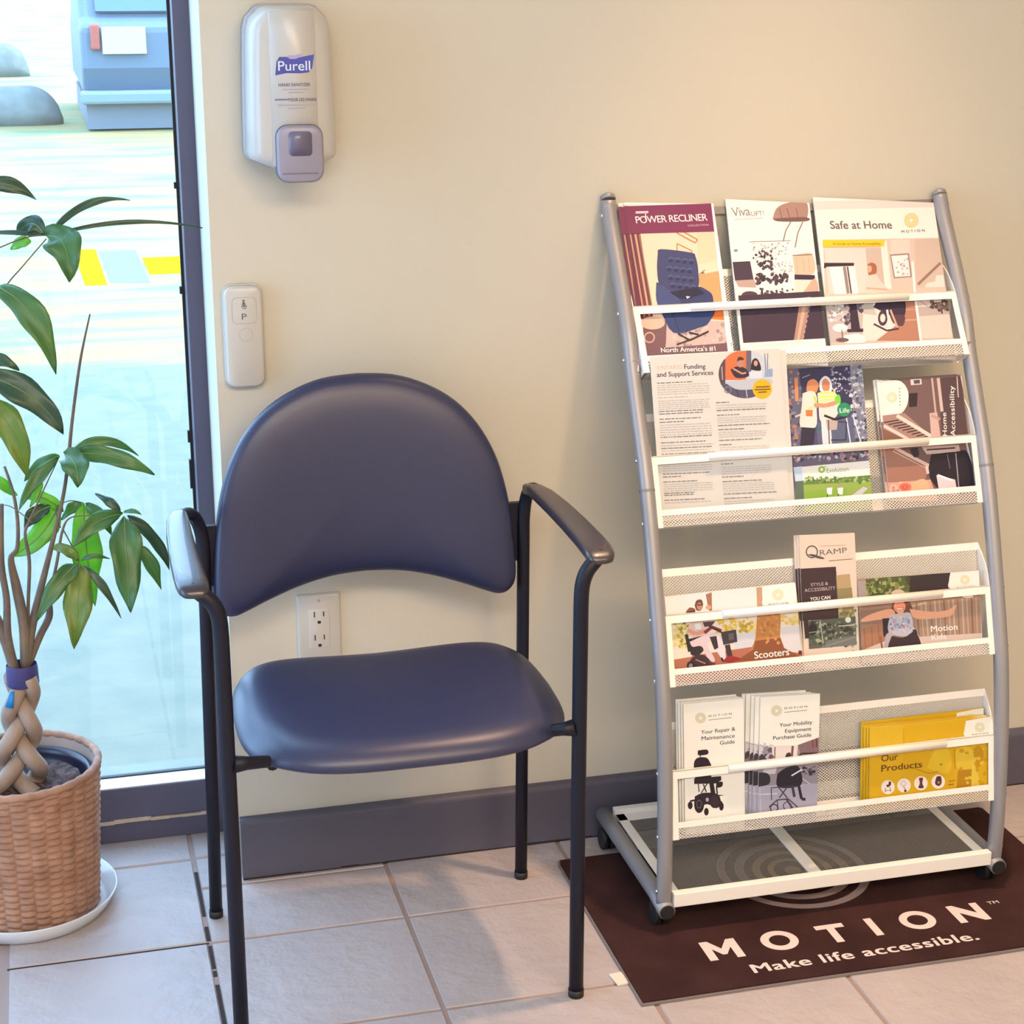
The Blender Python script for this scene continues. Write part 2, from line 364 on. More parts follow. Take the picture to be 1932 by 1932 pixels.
for (x1, y, z1, lb) in ((-.20, 17.2, .40, 'low grey concrete kerb block with rounded end, nearer one outside'), (-.52, 26.5, .50, 'low grey concrete kerb block farther off in the parking lot')):
    o_ = (x1-1.2, y, -.1); b = MB()
    ring = [[(x1-2.4+.02, y+.25*math.cos(t), -.1+z1*max(0, math.sin(t))**.7) for t in np.linspace(0, math.pi, 14)]]
    for u in np.linspace(0, 1, 9):
        s_ = math.sqrt(max(.02, 1-u*u)); ring.append([(x1-.35+.35*u, y+.25*s_*math.cos(t), -.1+z1*s_*max(0, math.sin(t))**.7) for t in np.linspace(0, math.pi, 14)])
    b.loft(ring); o = b.build('kerb_block', M_STOP, None, o_); o.location = o_; tag(o, lb, 'kerb block')
# ------------------------------------------------------------------ door mat
M_MAT = mat('mat_pile', rgb(54, 34, 34), .95, bump=(420, .7, .003), spec=.1, vary=(9, rgb(70, 46, 45), .35, .75))
M_RUB = mat('mat_rubber', rgb(120, 112, 112), .7)
MO = (.68, -.3, 0)
mat_t = thing('door_mat', 'dark brown floor mat printed with large pale letters, lying under the magazine rack', 'mat', MO)
def mat_edge(off):
    pts = []
    for x in np.linspace(.281, 1.083, 25): pts.append((x, -.530+.004*math.sin((x-.28)*9)*(x-.28)))
    for y in np.linspace(-.52, -.08, 8): pts.append((1.083, y))
    for x in np.linspace(1.078, .285, 12): pts.append((x, -.075))
    for y in np.linspace(-.09, -.51, 8): pts.append((.281, y))
    c = MO[:2]; return [(x+off*(1 if x < c[0] else -1), y+off*(1 if y < c[1] else -1)) for x, y in pts]
def slab(outl, z0, z1):
    b = MB(); k = len(outl); b.add([(x, y, z) for z in (z0, z1) for x, y in outl], [tuple(reversed(range(k))), tuple(range(k, 2*k))]+[(i, (i+1) % k, k+(i+1) % k, k+i) for i in range(k)]); return b
slab(mat_edge(0), .0006, .0042).build('rubber_edge', M_RUB, mat_t, MO)
slab(mat_edge(.003), .0035, .0066).build('pile', M_MAT, mat_t, MO)
def mart(): return Art(np.eye(3), (-9, -9, 9, 9), (0, 0, 1), to3=lambda u, v, k: (u-MO[0], v-MO[1], .0068+.00002*k))
A = mart(); A.ring(.656, -.212, .114, .128, (176, 140, 124), 64)
A.ring(.656, -.212, .082, .098, (176, 140, 124), 64)
A.ring(.656, -.212, .055, .068, (190, 152, 92), 64); A.ring(.656, -.212, .032, .042, (190, 152, 92), 48); A.ell(.656, -.212, .014, .014, (190, 152, 92))
A.cut('logo_rings', mat_t)
CR = (247, 208, 184)
A = mart()
A.poly([(.420,-.447),(.420,-.392),(.4335,-.392),(.449,-.417),(.4645,-.392),(.478,-.392),(.478,-.447),(.4645,-.447),(.4645,-.415),(.4525,-.434),(.4455,-.434),(.4335,-.415),(.4335,-.447)], CR)
A.ring(.5455, -.417, .0165, .0300, CR, 48, .95); A.ring(.7825, -.415, .0165, .0295, CR, 48, .95)
A.poly([(.613,-.392),(.661,-.392),(.661,-.404),(.6435,-.404),(.6435,-.446),(.6305,-.446),(.6305,-.404),(.613,-.404)], CR)
A.poly([(.699,-.443),(.699,-.390),(.712,-.390),(.712,-.443)], CR)
A.poly([(.845,-.442),(.845,-.388),(.856,-.388),(.886,-.418),(.886,-.388),(.899,-.388),(.899,-.442),(.888,-.442),(.858,-.412),(.858,-.442)], CR)
A.cut('lettering', mat_t); A = mart(); A.text('TM', (.917, -.399), (.937, -.399), -.0085, CR, .01); A.cut('trademark_sign', mat_t); A = mart()
A.text('Make life accessible.', (.472, -.4955), (.850, -.4935), -.0235, CR, .022, 1.08)
A.cut('slogan', mat_t)
b = MB(); b.obox((.272, -.452, .002), (.010, .001, 0), (-.002, .016, 0), (0, 0, .0012)); b.build('care_tag', mat('tag_cloth', (.7, .66, .6), .8), mat_t, MO)

# ------------------------------------------------------------------ armchair
M_VINYL = mat('dark_vinyl', rgb(41, 46, 78), .39, bump=(500, .10, .001), spec=.65, coat=0)
M_STEEL = mat('black_steel', rgb(17, 18, 34), .48, spec=.35)
M_ARM = mat('armrest_urethane', rgb(48, 42, 50), .36, bump=(300, .08, .001), spec=.7, coat=.3)
XC = -.0425; CO = (XC, -.30, 0)
ch = thing('armchair', 'dark vinyl reception armchair with arched back, standing against the wall', 'chair', CO)
hw, hd, sx, sy = .237, .196, -.035, -.313
def seat_pt(r, th, top):
    c, s_ = math.cos(th), math.sin(th); e = 2/3.3
    x = hw*r*math.copysign(abs(c)**e, c); y = hd*r*math.copysign(abs(s_)**e, s_)
    if y > 0: x *= 1-.05*(y/hd)
    fy = -y/hd; fx = x/hw
    if top:
        z = .446+.026*fx*fx*(.62-.48*fy)-.004*(1-fx*fx)*max(0, -fy)+.004*max(0, fy)*(1-fx*fx)-.008*max(0, fy-.15)**2-.012*max(0, abs(fx)-.72)**2/.08
    else: z = .410
    return x, y, z
rings = []
NT = 72
for r in (.02, .2, .4, .55, .68, .78, .86, .92, .96): rings.append([(sx+q[0], sy+q[1], q[2]-.020*max(0, (r-.80)/.2)**2.2) for q in (seat_pt(r, 2*math.pi*k/NT, True) for k in range(NT))])
for r, dz in ((.985, -.019), (1.0, -.025), (.995, -.030), (.975, -.034)): rings.append([(sx+q[0], sy+q[1], q[2]+dz) for q in (seat_pt(r, 2*math.pi*k/NT, True) for k in range(NT))])
for r in (.9, .5, .02): rings.append([(sx+q[0], sy+q[1], .410) for q in (seat_pt(r, 2*math.pi*k/NT, False) for k in range(NT))])
b = MB(); b.loft(rings); b.build('seat', M_VINYL, ch, CO)
half = [(0, .8835), (.055, .879), (.105, .862), (.148, .835), (.182, .797), (.207, .750), (.222, .700), (.231, .645), (.2355, .590), (.2365, .552), (.233, .532), (.222, .519), (.208, .516), (.190, .521), (.150, .536), (.100, .552), (.050, .562), (0, .565)]
out = [(float(x), float(z)) for x, z in spline(half, 4)]
out = [(x, z-.006-.010*(z-.52)/.36) for x, z in out]
outl = [(-.037+x, z) for x, z in out]+[(-.037-x, z) for x, z in reversed(out[1:-1])]
def backp(x, z, s_, yo):
    cx, cz = -.037, .70; px, pz = cx+(x-cx)*s_, cz+(z-cz)*s_
    y = -.098-.50*(px-cx)**2+(pz-.53)*.075+yo; return (px, y, pz)
rings = [[backp(x, z, s_, yo) for x, z in outl] for s_, yo in ((.02, -.020), (.25, -.0198), (.5, -.0185), (.7, -.016), (.84, -.012), (.92, -.0075), (.965, -.003), (.99, .003), (1., .010), (.99, .017), (.96, .0215), (.9, .024), (.5, .026), (.02, .026))]
b = MB(); b.loft(rings); b.build('backrest', M_VINYL, ch, CO)
for sgn, aoff in ((1, .2705), (-1, .2865)):
    X = lambda o: XC+sgn*o
    fx, rx = (.2395, .2535) if sgn > 0 else (.2535, .2535)
    rt = .2565 if sgn > 0 else .2430
    b = MB(); path = [(X(fx), -.475, .004), (X(fx), -.475, .30), (X(fx+.0005), -.475, .61)]+bez([(X(fx+.001), -.475, .63), (X(fx+.002), -.475, .672), (X(aoff-.008), -.474, .674), (X(aoff+.002), -.462, .6835)], 10)
    b.tube(path, [.0107]*(len(path)-4)+[.0104, .0098, .0092, .0088], 16); lg = b.build('leg', M_STEEL, ch, CO)
    b = MB(); b.tube([(X(fx), -.475, .0), (X(fx), -.475, .012)], .0117, 16); b.build('foot_glide', M_BLACK, lg, (0, 0, 0)).location = (-CO[0], -CO[1], 0)
    b = MB(); path = [(X(rx), -.107, .004), (X((rx+rt)/2), -.107, .30), (X(rt), -.107, .60)]+bez([(X(rt), -.107, .625), (X(rt+.003), -.105, .680), (X((rt+aoff)/2+.002), -.120, .6915), (X(aoff-.003), -.175, .6845)], 10)
    b.tube(path, .0101, 16); lg = b.build('leg', M_STEEL, ch, CO)
    b = MB(); b.tube([(X(rx), -.107, .0), (X(rx), -.107, .012)], .0111, 16); b.build('foot_glide', M_BLACK, lg, (0, 0, 0)).location = (-CO[0], -CO[1], 0)
    # armrest: slab swept from rear bend to front
    ctl = [(-.128, aoff-.012, .0095, .0095, .6830), (-.150, aoff-.007, .0125, .0100, .6865), (-.185, aoff-.003, .0165, .0100, .6875), (-.25, aoff, .0185, .0100, .6870), (-.33, aoff+.0015, .0200, .0098, .6860), (-.41, aoff+.001, .0212, .0095, .6850), (-.452, aoff, .0215, .0095, .6835), (-.468, aoff-.001, .0205, .0085, .6815), (-.478, aoff-.002, .0165, .006, .679), (-.482, aoff-.003, .009, .003, .677)]
    b = MB(); rr = []
    for y, o, hw_, ht, z in ctl:
        rr.append([(X(o)+hw_*math.copysign(abs(math.cos(t))**.55, math.cos(t)), y, z+ht*math.copysign(abs(math.sin(t))**.6, math.sin(t))) for t in np.linspace(0, 2*math.pi, 25)[:-1]])
    b.loft(rr); b.build('armrest', M_ARM, ch, CO)
    b = MB(); pr = [(0, .0125), (0, -.0125)]
    for y0, z0, y1, z1, xi in ((-.475, .432, -.445, .416, .196),):
        c0, c1 = Vector((X(fx-.004), y0, z0)), Vector((X(xi-.02), y1, z1))
        b.tube([c0, c0.lerp(c1, .3), c0.lerp(c1, .7), c1], [.013, .0095, .0085, .0085], 12)
    b.tube([(X(.19), -.44, .408), (X(.19), -.15, .408)], .0085, 10)
    b.build('seat_bracket', M_STEEL, ch, CO)
    b = MB(); xa, xb = sorted((X(rt+.001), X(.195))); b.box((xa, -.107, .560), (xb, -.096, .655)); b.build('back_bracket', M_STEEL, ch, CO)

# ------------------------------------------------------------------ magazine rack
RX = .6685; RO = (RX, -.19, 0)
M_TUBE = mat('silver_tube_paint', (.30, .30, .32), .42, .35)
M_SHEET = mat('light_sheet_metal', (.86, .84, .81), .42)
M_MESH = mat('expanded_metal', (.60, .59, .57), .45)
M_GREYT = mat('grey_tube', (.20, .20, .21), .5)
M_SCREW = mat('bright_screw', (.82, .82, .84), .2, 1)
rack = thing('magazine_rack', 'silver mesh magazine rack with four tilted pockets on casters, against the wall', 'rack', RO)
prof_u = [(-.338, .050), (-.338, .13), (-.330, .255), (-.315, .36), (-.303, .415), (-.277, .505), (-.237, .63), (-.203, .718), (-.174, .778), (-.131, .865), (-.107, .923), (-.066, .990), (-.018, 1.062), (.002, 1.098)]
upc = [(float(y), float(z)) for y, z in spline(prof_u, 4)]
def up_y(z):
    for (y0, z0), (y1, z1) in zip(upc, upc[1:]):
        if z0 <= z <= z1: return y0+(y1-y0)*(z-z0)/(z1-z0)
    return upc[-1][0]
UPX = (RX-.2875, RX+.2875)
upc0 = upc
for ui, x in enumerate(UPX):
    upc = upc0
    if ui == 0: upc = upc+[(.0035, 1.108)]
    b = MB(); b.tube([(x, y, z) for y, z in upc], .0122, 18); up = b.build('upright', M_TUBE, rack, RO)
    b = MB(); y_, z_ = upc[-1]; b.tube([(x, y_, z_), (x, y_+.004, z_+.006), (x, y_+.006, z_+.009)], [.0122, .0115, .006], 16); b.build('end_cap', M_TUBE, up, RO).location = (0, 0, 0)
    zj = .692; b = MB(); b.tube([(x, up_y(zj-.002), zj-.002), (x, up_y(zj+.002), zj+.002)], .0126, 18, caps=False); b.build('seam', M_GREYT, up, RO)
    sg = -1 if ui == 0 else 1
    for z in (1.085, .945, .878, .735, .645, .505, .415, .272, .168, .075):
        b = MB(); b.lathe((0, 0, 0), [(.0001, .0022), (.0026, .0016), (.0036, 0)], 10)
        s_ = b.build('screw', M_SCREW, up); s_.rotation_euler = (0, sg*math.pi/2, 0); s_.location = (x+sg*.0120-RO[0], up_y(z)-RO[1], z)
    b = MB(); b.tube([(x, -.356, .046), (x, -.30, .052), (x, -.10, .054), (x, -.022, .054)], .0135, 16); br = b.build('base_rail', M_TUBE, rack, RO); b = MB(); b.tube([(x, -.3575, .046), (x, -.354, .046)], .0118, 16); b.build('end_plug', M_BLACK, br, RO)
    for y in (-.318, -.045):   # wheels stand on the mat
        zw = .0262 if y < -.1 else .0195
        b = MB(); b.tube([(x-.011, y, zw), (x-.002, y, zw)], .0188, 20); b.tube([(x+.002, y, zw), (x+.011, y, zw)], .0188, 20); b.tube([(x-.004, y, zw), (x+.004, y, zw)], .008, 10)
        b.tube([(x, y, .03), (x, y, .046)], .008, 10); b.build('caster', M_BLACK, rack, RO)
b = MB(); CB = 1
PK = {1: ((-.155, .863), (-.092, .958)), 2: ((-.234, .637), (-.194, .74)), 3: ((-.308, .404), (-.276, .508)), 4: ((-.342, .162), (-.325, .27))}
def frame_of(i):
    q0, q1 = np.array(PK[i][0]), np.array(PK[i][1]); d = (q1-q0)/np.linalg.norm(q1-q0); nn = np.array([d[1], -d[0]]); return q0, d, nn
def pk(i, u, v, off):
    q0, d, nn = frame_of(i); y, z = q0+d*v+nn*off; return Vector((RX+u, y, z))
def strands(b, o, eu, ev, W, H, cw=.0058, chh=.0046, wd=.0013, th=.0006):
    """expanded metal: two crossed families of strands inside a W x H rectangle"""
    o, eu, ev = Vector(o), Vector(eu).normalized(), Vector(ev).normalized(); nn = eu.cross(ev)
    for sg in (1, -1):
        dx, dy = cw/2, sg*chh/2; l = math.hypot(dx, dy); dx /= l; dy /= l
        ext = H*abs(dx/dy); c = -ext if sg > 0 else 0
        while c < W+(ext if sg < 0 else 0):
            # line through (c,0) direction (dx,dy)
            t0, t1 = (0, H/dy) if sg > 0 else (-H/abs(dy), 0)
            a, e = sorted((t0, t1))
            ta, te = (0-c)/dx, (W-c)/dx; a, e = max(a, ta), min(e, te)
            if e-a > .001:
                p, q = (c+dx*a, dy*a), (c+dx*e, dy*e)
                P = o+eu*p[0]+ev*p[1]; Q = o+eu*q[0]+ev*q[1]; m_ = (P+Q)/2; ax = (Q-P)/2; ay = nn.cross(ax.normalized())*wd/2
                b.obox(m_, ax, ay, nn*th*(1 if sg > 0 else .8)/2)
            c += cw
def bar(b, i, u0, u1, v0, v1, o0=-.0008, o1=.0008):
    P = [pk(i, u, v, o) for o in (o0, o1) for u, v in ((u0, v0), (u1, v0), (u1, v1), (u0, v1))]
    b.add(P, [(0,3,2,1),(4,5,6,7),(0,1,5,4),(1,2,6,5),(2,3,7,6),(3,0,4,7)])
P = [pk(1, u, v, o) for o in (.0145, .0163) for u, v in ((-.283, .270), (.283, .270), (.283, .283), (-.283, .283))]; b.add(P, [(0,3,2,1),(4,5,6,7),(0,1,5,4),(1,2,6,5),(2,3,7,6),(3,0,4,7)]); b.build('crossbar', M_GREYT, rack, RO)
BD, BT, BH = .036, .030, .180          # pocket depth at floor, at back top, back height
for i in PK:
    b = MB(); bar(b, i, -.276, -.2665, 0, .111); bar(b, i, .2665, .276, 0, .111); bar(b, i, -.2665, .2665, .0975, .111); bar(b, i, -.2665, .2665, .0185, .0275)
    bar(b, i, -.276, .276, .109, .111, -.0008, .004)
    pkt = b.build('pocket_frame', M_SHEET, rack, RO)
    b = MB(); o = pk(i, -.2665, .001, 0); strands(b, o, pk(i, .2665, .001, 0)-o, pk(i, -.2665, .0185, 0)-o, .533, .0178)
    o = pk(i, -.270, .0005, .0015); strands(b, o, pk(i, .27, .0005, .0015)-o, pk(i, -.27, .0005, BD)-o, .54, BD-.002)
    b.build('floor_mesh', M_MESH, pkt, RO)
    b = MB(); o = pk(i, -.272, .022, BD-.001); ev = pk(i, -.272, BH-.012, BT)-o; strands(b, o, pk(i, .272, .022, BD-.001)-o, ev, .544, ev.length); b.build('back_mesh', M_MESH, pkt, RO)
    for v0, v1, nm in ((.0, .022, 'back_lower_band'), (BH-.012, BH, 'back_rail')):
        b = MB(); f0, f1 = BD+(BT-BD)*v0/BH, BD+(BT-BD)*v1/BH
        P = [pk(i, u, v, o+dd) for dd in (-.0008, .0008) for u, v, o in ((-.275, v0, f0), (.275, v0, f0), (.275, v1, f1), (-.275, v1, f1))]
        b.add(P, [(0,3,2,1),(4,5,6,7),(0,1,5,4),(1,2,6,5),(2,3,7,6),(3,0,4,7)])
        b.build(nm, M_SHEET, pkt, RO)
    pl = [(.0, .0), (.111, .0)]+[(.111+(BH-.111)*t, BT*t**1.8) for t in (.25, .5, .75, 1)]+[(0, BD)]
    for u in (-.2765, .2745):
        b = MB(); P = [pk(i, u+du, v, o) for du in (0, .002) for v, o in pl]; k = len(pl)
        b.add(P, [tuple(range(k)), tuple(reversed(range(k, 2*k)))]+[(j, (j+1) % k, k+(j+1) % k, k+j) for j in range(k)])
        b.build('side_plate', M_SHEET, pkt, RO)
    b = MB(); b.tube([pk(i, -.183, .1045, -.001), pk(i, .19, .1045, -.001)], .0062, 14); b.build('label_holder', M_SHEET, pkt, RO)
    for u0, u1 in ((-.288, -.274), (.274, .288)):
        for v in (.02, .10): b = MB(); P = pk(i, (u0+u1)/2, v, .010); b.obox(P, (.008, 0, 0), (0, .003, 0), (0, 0, .006)); b.build('pocket_clip', M_TUBE, pkt, RO)
b = MB(); zt = .066
b.box((.3935, -.352, .050), (.9435, -.338, .073)); b.box((.3935, -.050, .050), (.9435, -.036, .073)); b.box((.3935, -.338, .062), (.4105, -.05, .0645)); b.box((.9265, -.338, .062), (.9435, -.05, .0645))
b.box((.632, -.338, .062), (.654, -.05, .0655)); b.box((.3935, -.075, .062), (.9435, -.05, .0645)); tr_ = b.build('base_tray', M_SHEET, rack, RO, bevel=.001)
b = MB(); strands(b, (.405, -.340, .0632), (1, 0, 0), (0, 1, 0), .527, .27, .0058, .0046, .0008); b.build('tray_mesh', mat('tray_mesh_metal', (.25, .235, .22), .5), tr_, RO)

# ------------------------------------------------------------------ hand sanitizer dispenser
DX, DZ = -.1210, 1.285; DO = (DX, WY, DZ)
disp = thing('soap_dispenser', 'white wall mounted hand sanitizer dispenser with grey push lever, high beside the window', 'dispenser', DO)
M_DISP = mat('dispenser_plastic', (.54, .53, .50), .28); M_DISPB = mat('dispenser_back_plastic', (.40, .40, .42), .4); M_LEV = mat('lever_plastic', rgb(150, 148, 166), .33); M_LEVD = mat('lever_window', rgb(112, 110, 134), .2)
def dout(s_, dz=0, by=0):
    h = [(0, .1225), (.034, .122), (.042, .119), (.0565, .104), (.0605, .09), (.0625, .05), (.065, -.04), (.0655, -.088), (.0615, -.096), (.032, -.1085), (0, -.1085)]
    q = [(x*s_[0], z*s_[1]+dz) for x, z in h]; return [(x, z) for x, z in q]+[(-x, z) for x, z in reversed(q[1:-1])]
b = MB(); b.loft([[(DX+x, y, DZ+z) for x, z in dout(s_)] for y, s_ in ((WY, (1.02, 1.01)), (-.02, (1.03, 1.012)), (-.022, (1.0, 1.0)))]); b.build('back_plate', M_DISPB, disp, DO)
b = MB(); b.loft([[(DX+x, y, DZ+z) for x, z in dout(s_)] for y, s_ in ((-.018, (1.0, .995)), (-.040, (.985, .99)), (-.055, (.95, .98)), (-.066, (.87, .96)), (-.074, (.74, .94)), (-.077, (.56, .93)))]); b.build('cover', M_DISP, disp, DO)
b = MB(); pan = [(-.034, -.104), (.034, -.104), (.0335, .09), (.032, .118), (-.032, .118), (-.0335, .09)]
b.loft([[(DX+x*k, y, DZ+z*k2) for x, z in pan] for y, k, k2 in ((-.03, 1.03, 1.005), (-.076, 1.0, .99), (-.0805, .96, .975))]); b.build('front_panel', M_DISP, disp, DO)
lev = rrect(-.0335, -.125, .0335, -.044, .017)
b = MB(); b.loft([[(DX+.005+x*k, y, DZ-.088+(z+.088)*k) for x, z in lev] for y, k in ((-.04, 1.0), (-.086, 1.0), (-.0905, .97), (-.092, .90))]); pl_ = b.build('push_lever', M_LEV, disp, DO)
b = MB(); b.loft([[(DX+.005+x*1.03, y, DZ-.088+(z+.088)*1.025) for x, z in lev] for y in (-.07, -.0825)]); b.build('lever_gap', mat('gap_grey', rgb(105, 105, 112), .6), disp, DO)
b = MB(); wn = rrect(-.012, -.087, .022, -.052, .006); b.loft([[(DX+x, y, DZ+z) for x, z in wn] for y in (-.088, -.0926)]); b.build('lever_window', M_LEVD, pl_, DO)
b = MB(); b.obox((DX+.004, -.0922, DZ-.112), (.026, 0, 0), (0, .0006, 0), (0, 0, .0008)); b.build('lever_groove', M_LEVD, pl_, DO)
A = Art(np.eye(3), (-9, -9, 9, 9), (0, 0, 1), to3=lambda u, v, k: (u+.002, -.0808-WY-.00003*k, v))
NAVY = (84, 86, 152)
def dcol(c): return c
fl = [(-.028, .026), (-.0255, .045), (-.0215, .0515), (-.012, .0515), (0, .049), (.012, .0515), (.0285, .0545), (.0255, .036), (.020, .0295), (.008, .0285), (-.012, .029)]
A.uv(fl, NAVY); A.uv([(-.0105, .0515), (-.0085, .0535), (0, .0535), (.012, .0565), (.012, .0525), (.002, .0485), (-.006, .0485)], (196, 168, 186))
A.text('Purell', (-.0235, .0325), (.0225, .0325), -.0135, (246, 236, 236), .004)
A.text('HAND SANITIZER', (-.024, .0105), (.022, .0105), -.0045, (96, 92, 120), .004); A.uv([(-.019, .0055), (.018, .0055), (.018, .0067), (-.019, .0067)], (186, 170, 170)); A.uv([(-.010, .0012), (.011, .0012), (.011, .0022), (-.010, .0022)], (186, 170, 170))
A.uv([(-.030, -.0088), (-.0115, -.0088), (-.0115, -.0072), (-.030, -.0072)], (120, 112, 134)); A.text('POUR LES MAINS', (-.0105, -.0105), (.030, -.0105), -.0045, (96, 92, 120), .004)
A.uv([(-.026, -.0165), (.028, -.0165), (.028, -.0153), (-.026, -.0153)], (188, 174, 174)); A.uv([(-.011, -.021), (.014, -.021), (.014, -.020), (-.011, -.020)], (188, 174, 174))
A.cut('lettering', disp)

# ------------------------------------------------------------------ door push plate and outlet
PO = (-.1985, WY, .919); pp = thing('door_push_plate', 'narrow white rounded wall button plate with a wheelchair symbol and letter P', 'switch', PO)
def rbox(b, c, w_, h_, y0, y1, r, ins=.003):
    o0 = rrect(-w_/2, -h_/2, w_/2, h_/2, r); ri = rrect(-w_/2+ins, -h_/2+ins, w_/2-ins, h_/2-ins, max(r-ins, .001))
    b.loft([[(c[0]+x, y0, c[1]+z) for x, z in o0], [(c[0]+x, y1+ins, c[1]+z) for x, z in o0], [(c[0]+x*.5+p*.5, y1+ins*.3, c[1]+z*.5+q*.5) for (x, z), (p, q) in zip(o0, ri)], [(c[0]+x, y1, c[1]+z) for x, z in ri]])
b = MB(); rbox(b, PO[::2], .0625, .160, WY, WY-.006, .015); b.build('mounting_plate', M_WHITE, pp, PO)
b = MB(); rbox(b, PO[::2], .058, .156, WY-.006, WY-.020, .014, .004); b.build('cover', M_WHITE, pp, PO)
M_LINE = mat('pressed_line', (.42, .42, .40), .6)
def outline(b, pts, y, wd):
    k = len(pts); cx = sum(p[0] for p in pts)/k; cz = sum(p[1] for p in pts)/k
    inn = [(cx+(x-cx)*(1-wd), cz+(z-cz)*(1-wd)) for x, z in pts]
    b.add([(x, y, z) for x, z in pts]+[(x, y, z) for x, z in inn], [(i, (i+1) % k, k+(i+1) % k, k+i) for i in range(k)])
b = MB(); outline(b, [(PO[0]+.001+x, PO[2]+z) for x, z in rrect(-.019, .021, .019, .062, .008)], WY-.0203, .045); outline(b, [(PO[0]+.002+.0105*math.cos(t), PO[2]+.004+.0105*math.sin(t)) for t in np.linspace(0, 2*math.pi, 24)[:-1]], WY-.0203, .08); b.build('pressed_outline', M_LINE, pp, PO, fixn=False)
A = Art(np.eye(3), (-9, -9, 9, 9), (0, 0, 1), to3=lambda u, v, k: (u, -.0204-.00003*k, v)); G = (112, 100, 100)
A.ell(.0005, .0565, .0017, .0017, G); A.uv([(-.001, .0545), (.0018, .0545), (.0035, .0500), (.0052, .047), (-.003, .047), (-.0022, .050)], G); A.ring(.0012, .0482, .0018, .0028, (205, 190, 170)); A.ring(.0012, .0475, .0030, .0038, G)
A.text('P', (-.0032, .0275), (.0042, .0275), -.0095, G, .0); A.cut('symbols', pp)
OO = (-.0975, WY, .4315); ol = thing('power_outlet', 'white double power outlet low on the wall, behind the armchair', 'outlet', OO)
b = MB(); rbox(b, OO[::2], .0725, .117, WY, WY-.006, .003, .004); b.build('cover_plate', M_WHITE, ol, OO)
b = MB(); rbox(b, OO[::2], .034, .067, WY-.004, WY-.0072, .002, .0008); b.build('receptacle_face', mat('outlet_face', (.60, .59, .56), .35), ol, OO)
b = MB()
for cz in (.0205, -.0195):
    for dx, h in ((-.0075, .0048), (.0075, .0042)): b.box((OO[0]+dx-.0009, WY-.0076, OO[2]+cz+.004-h), (OO[0]+dx+.0009, WY-.0070, OO[2]+cz+.004+h))
    b.prism([(OO[0]+.003*math.cos(t), OO[2]+cz-.0095+.003*min(.7, math.sin(t))) for t in np.linspace(0, 2*math.pi, 15)[:-1]], WY-.0076, WY-.0070)
b.build('slots', mat('slot_dark', (.02, .018, .015), .7), ol, OO)
b = MB(); b.lathe((0, 0, 0), [(.0001, .0012), (.0022, .0008), (.003, 0)], 12); s_ = b.build('screw', M_LINE, ol); s_.rotation_euler = (math.pi/2, 0, 0); s_.location = (0, -.0058, .0475)

# ------------------------------------------------------------------ plant: saucer, basket, money tree
BX, BY = -.585, .004
M_SAUC = mat('clear_saucer_plastic', (.62, .66, .72), .15, spec=.6)
SO = (BX, BY, 0); b = MB(); b.lathe((BX, BY, 0), [(.0001, .002), (.118, .002), (.124, .006), (.1375, .030), (.140, .0305), (.1405, .029), (.1265, .003), (.121, 0), (.0001, 0)], 64)
o = b.build('plant_saucer', M_SAUC, None, SO); o.location = SO; tag(o, 'round clear plastic saucer on the floor under the woven basket', 'saucer')
M_STRAW = mat('woven_straw', rgb(170, 132, 110), .75, bump=(260, .35, .003), vary=(30, rgb(142, 104, 84), .35, .7))
M_LINER = mat('basket_liner', rgb(170, 155, 150), .7)
BO = (BX, BY, .0035); bk = thing('woven_basket', 'round basket woven of pale straw holding the potted tree', 'basket', BO)
NC, NR, SU, SV = 30, 21, 9, 7; H = .246; vs = []; nu, nv = NC*SU, NR*SV
for jv in range(nv+1):
    v = jv/SV; z = H*jv/nv; R0 = .107+.0165*(z/H)
    for iu in range(nu):
        u = iu/SU; c = int(u) % NC; fu = u-int(u); vv = v+(.5 if c % 2 else 0)+.18*math.sin(c*12.9)
        fv = vv-math.floor(vv); s1 = math.sin(math.pi*fu)
        skew = (fv+.20*(fu-.5)) % 1
        bul = (math.sin(math.pi*skew))**.6*(.12+.88*s1**.5)
        edge = .0022*max(0, 1-min(fu, 1-fu)*5)
        r = R0+.0072*bul+edge*.8-.002; th = 2*math.pi*u/NC
        vs.append((BX+r*math.cos(th), BY+r*math.sin(th), .0035+z))
b = MB(); b.add(vs, [(j*nu+i, j*nu+(i+1) % nu, (j+1)*nu+(i+1) % nu, (j+1)*nu+i) for j in range(nv) for i in range(nu)], True); b.build('woven_wall', M_STRAW, bk, BO)
b = MB(); b.lathe(BO, [(.119, H-.002), (.1165, H-.03), (.105, .02), (.0001, .005)], 48); b.build('liner', M_LINER, bk, BO)
b = MB(); pts = []
for k in range(121):
    th = 2*math.pi*k/120; pts.append((BX+.1235*math.cos(th), BY+.1235*math.sin(th), .0035+H))
rr = [.0052+.0016*abs(math.sin(k*.9)) for k in range(121)]; b.tube(pts, rr, 10, caps=False); b.build('rim_braid', M_STRAW, bk, BO)
PO_ = (BX, BY, .03); pt = thing('money_tree', 'braided money tree in a black nursery pot inside the woven basket', 'plant', PO_)
b = MB(); b.lathe((BX, BY, .03), [(.088, 0), (.109, .193), (.113, .196), (.113, .202), (.108, .204), (.105, .19), (.1045, .178), (.102, .176), (.1015, .165), (.099, .163), (.096, .14), (.085, .01), (.0001, .008)], 48); b.build('nursery_pot', mat('black_pot_plastic', rgb(38, 36, 56), .3), pt, PO_)
b = MB(); rd = random.Random(8); rg = []
for r in (.0001, .02, .04, .06, .08, .0965): rg.append([(BX+r*math.cos(t), BY+r*math.sin(t), .212+rd.uniform(-.006, .007)) for t in np.linspace(0, 2*math.pi, 37)[:-1]])
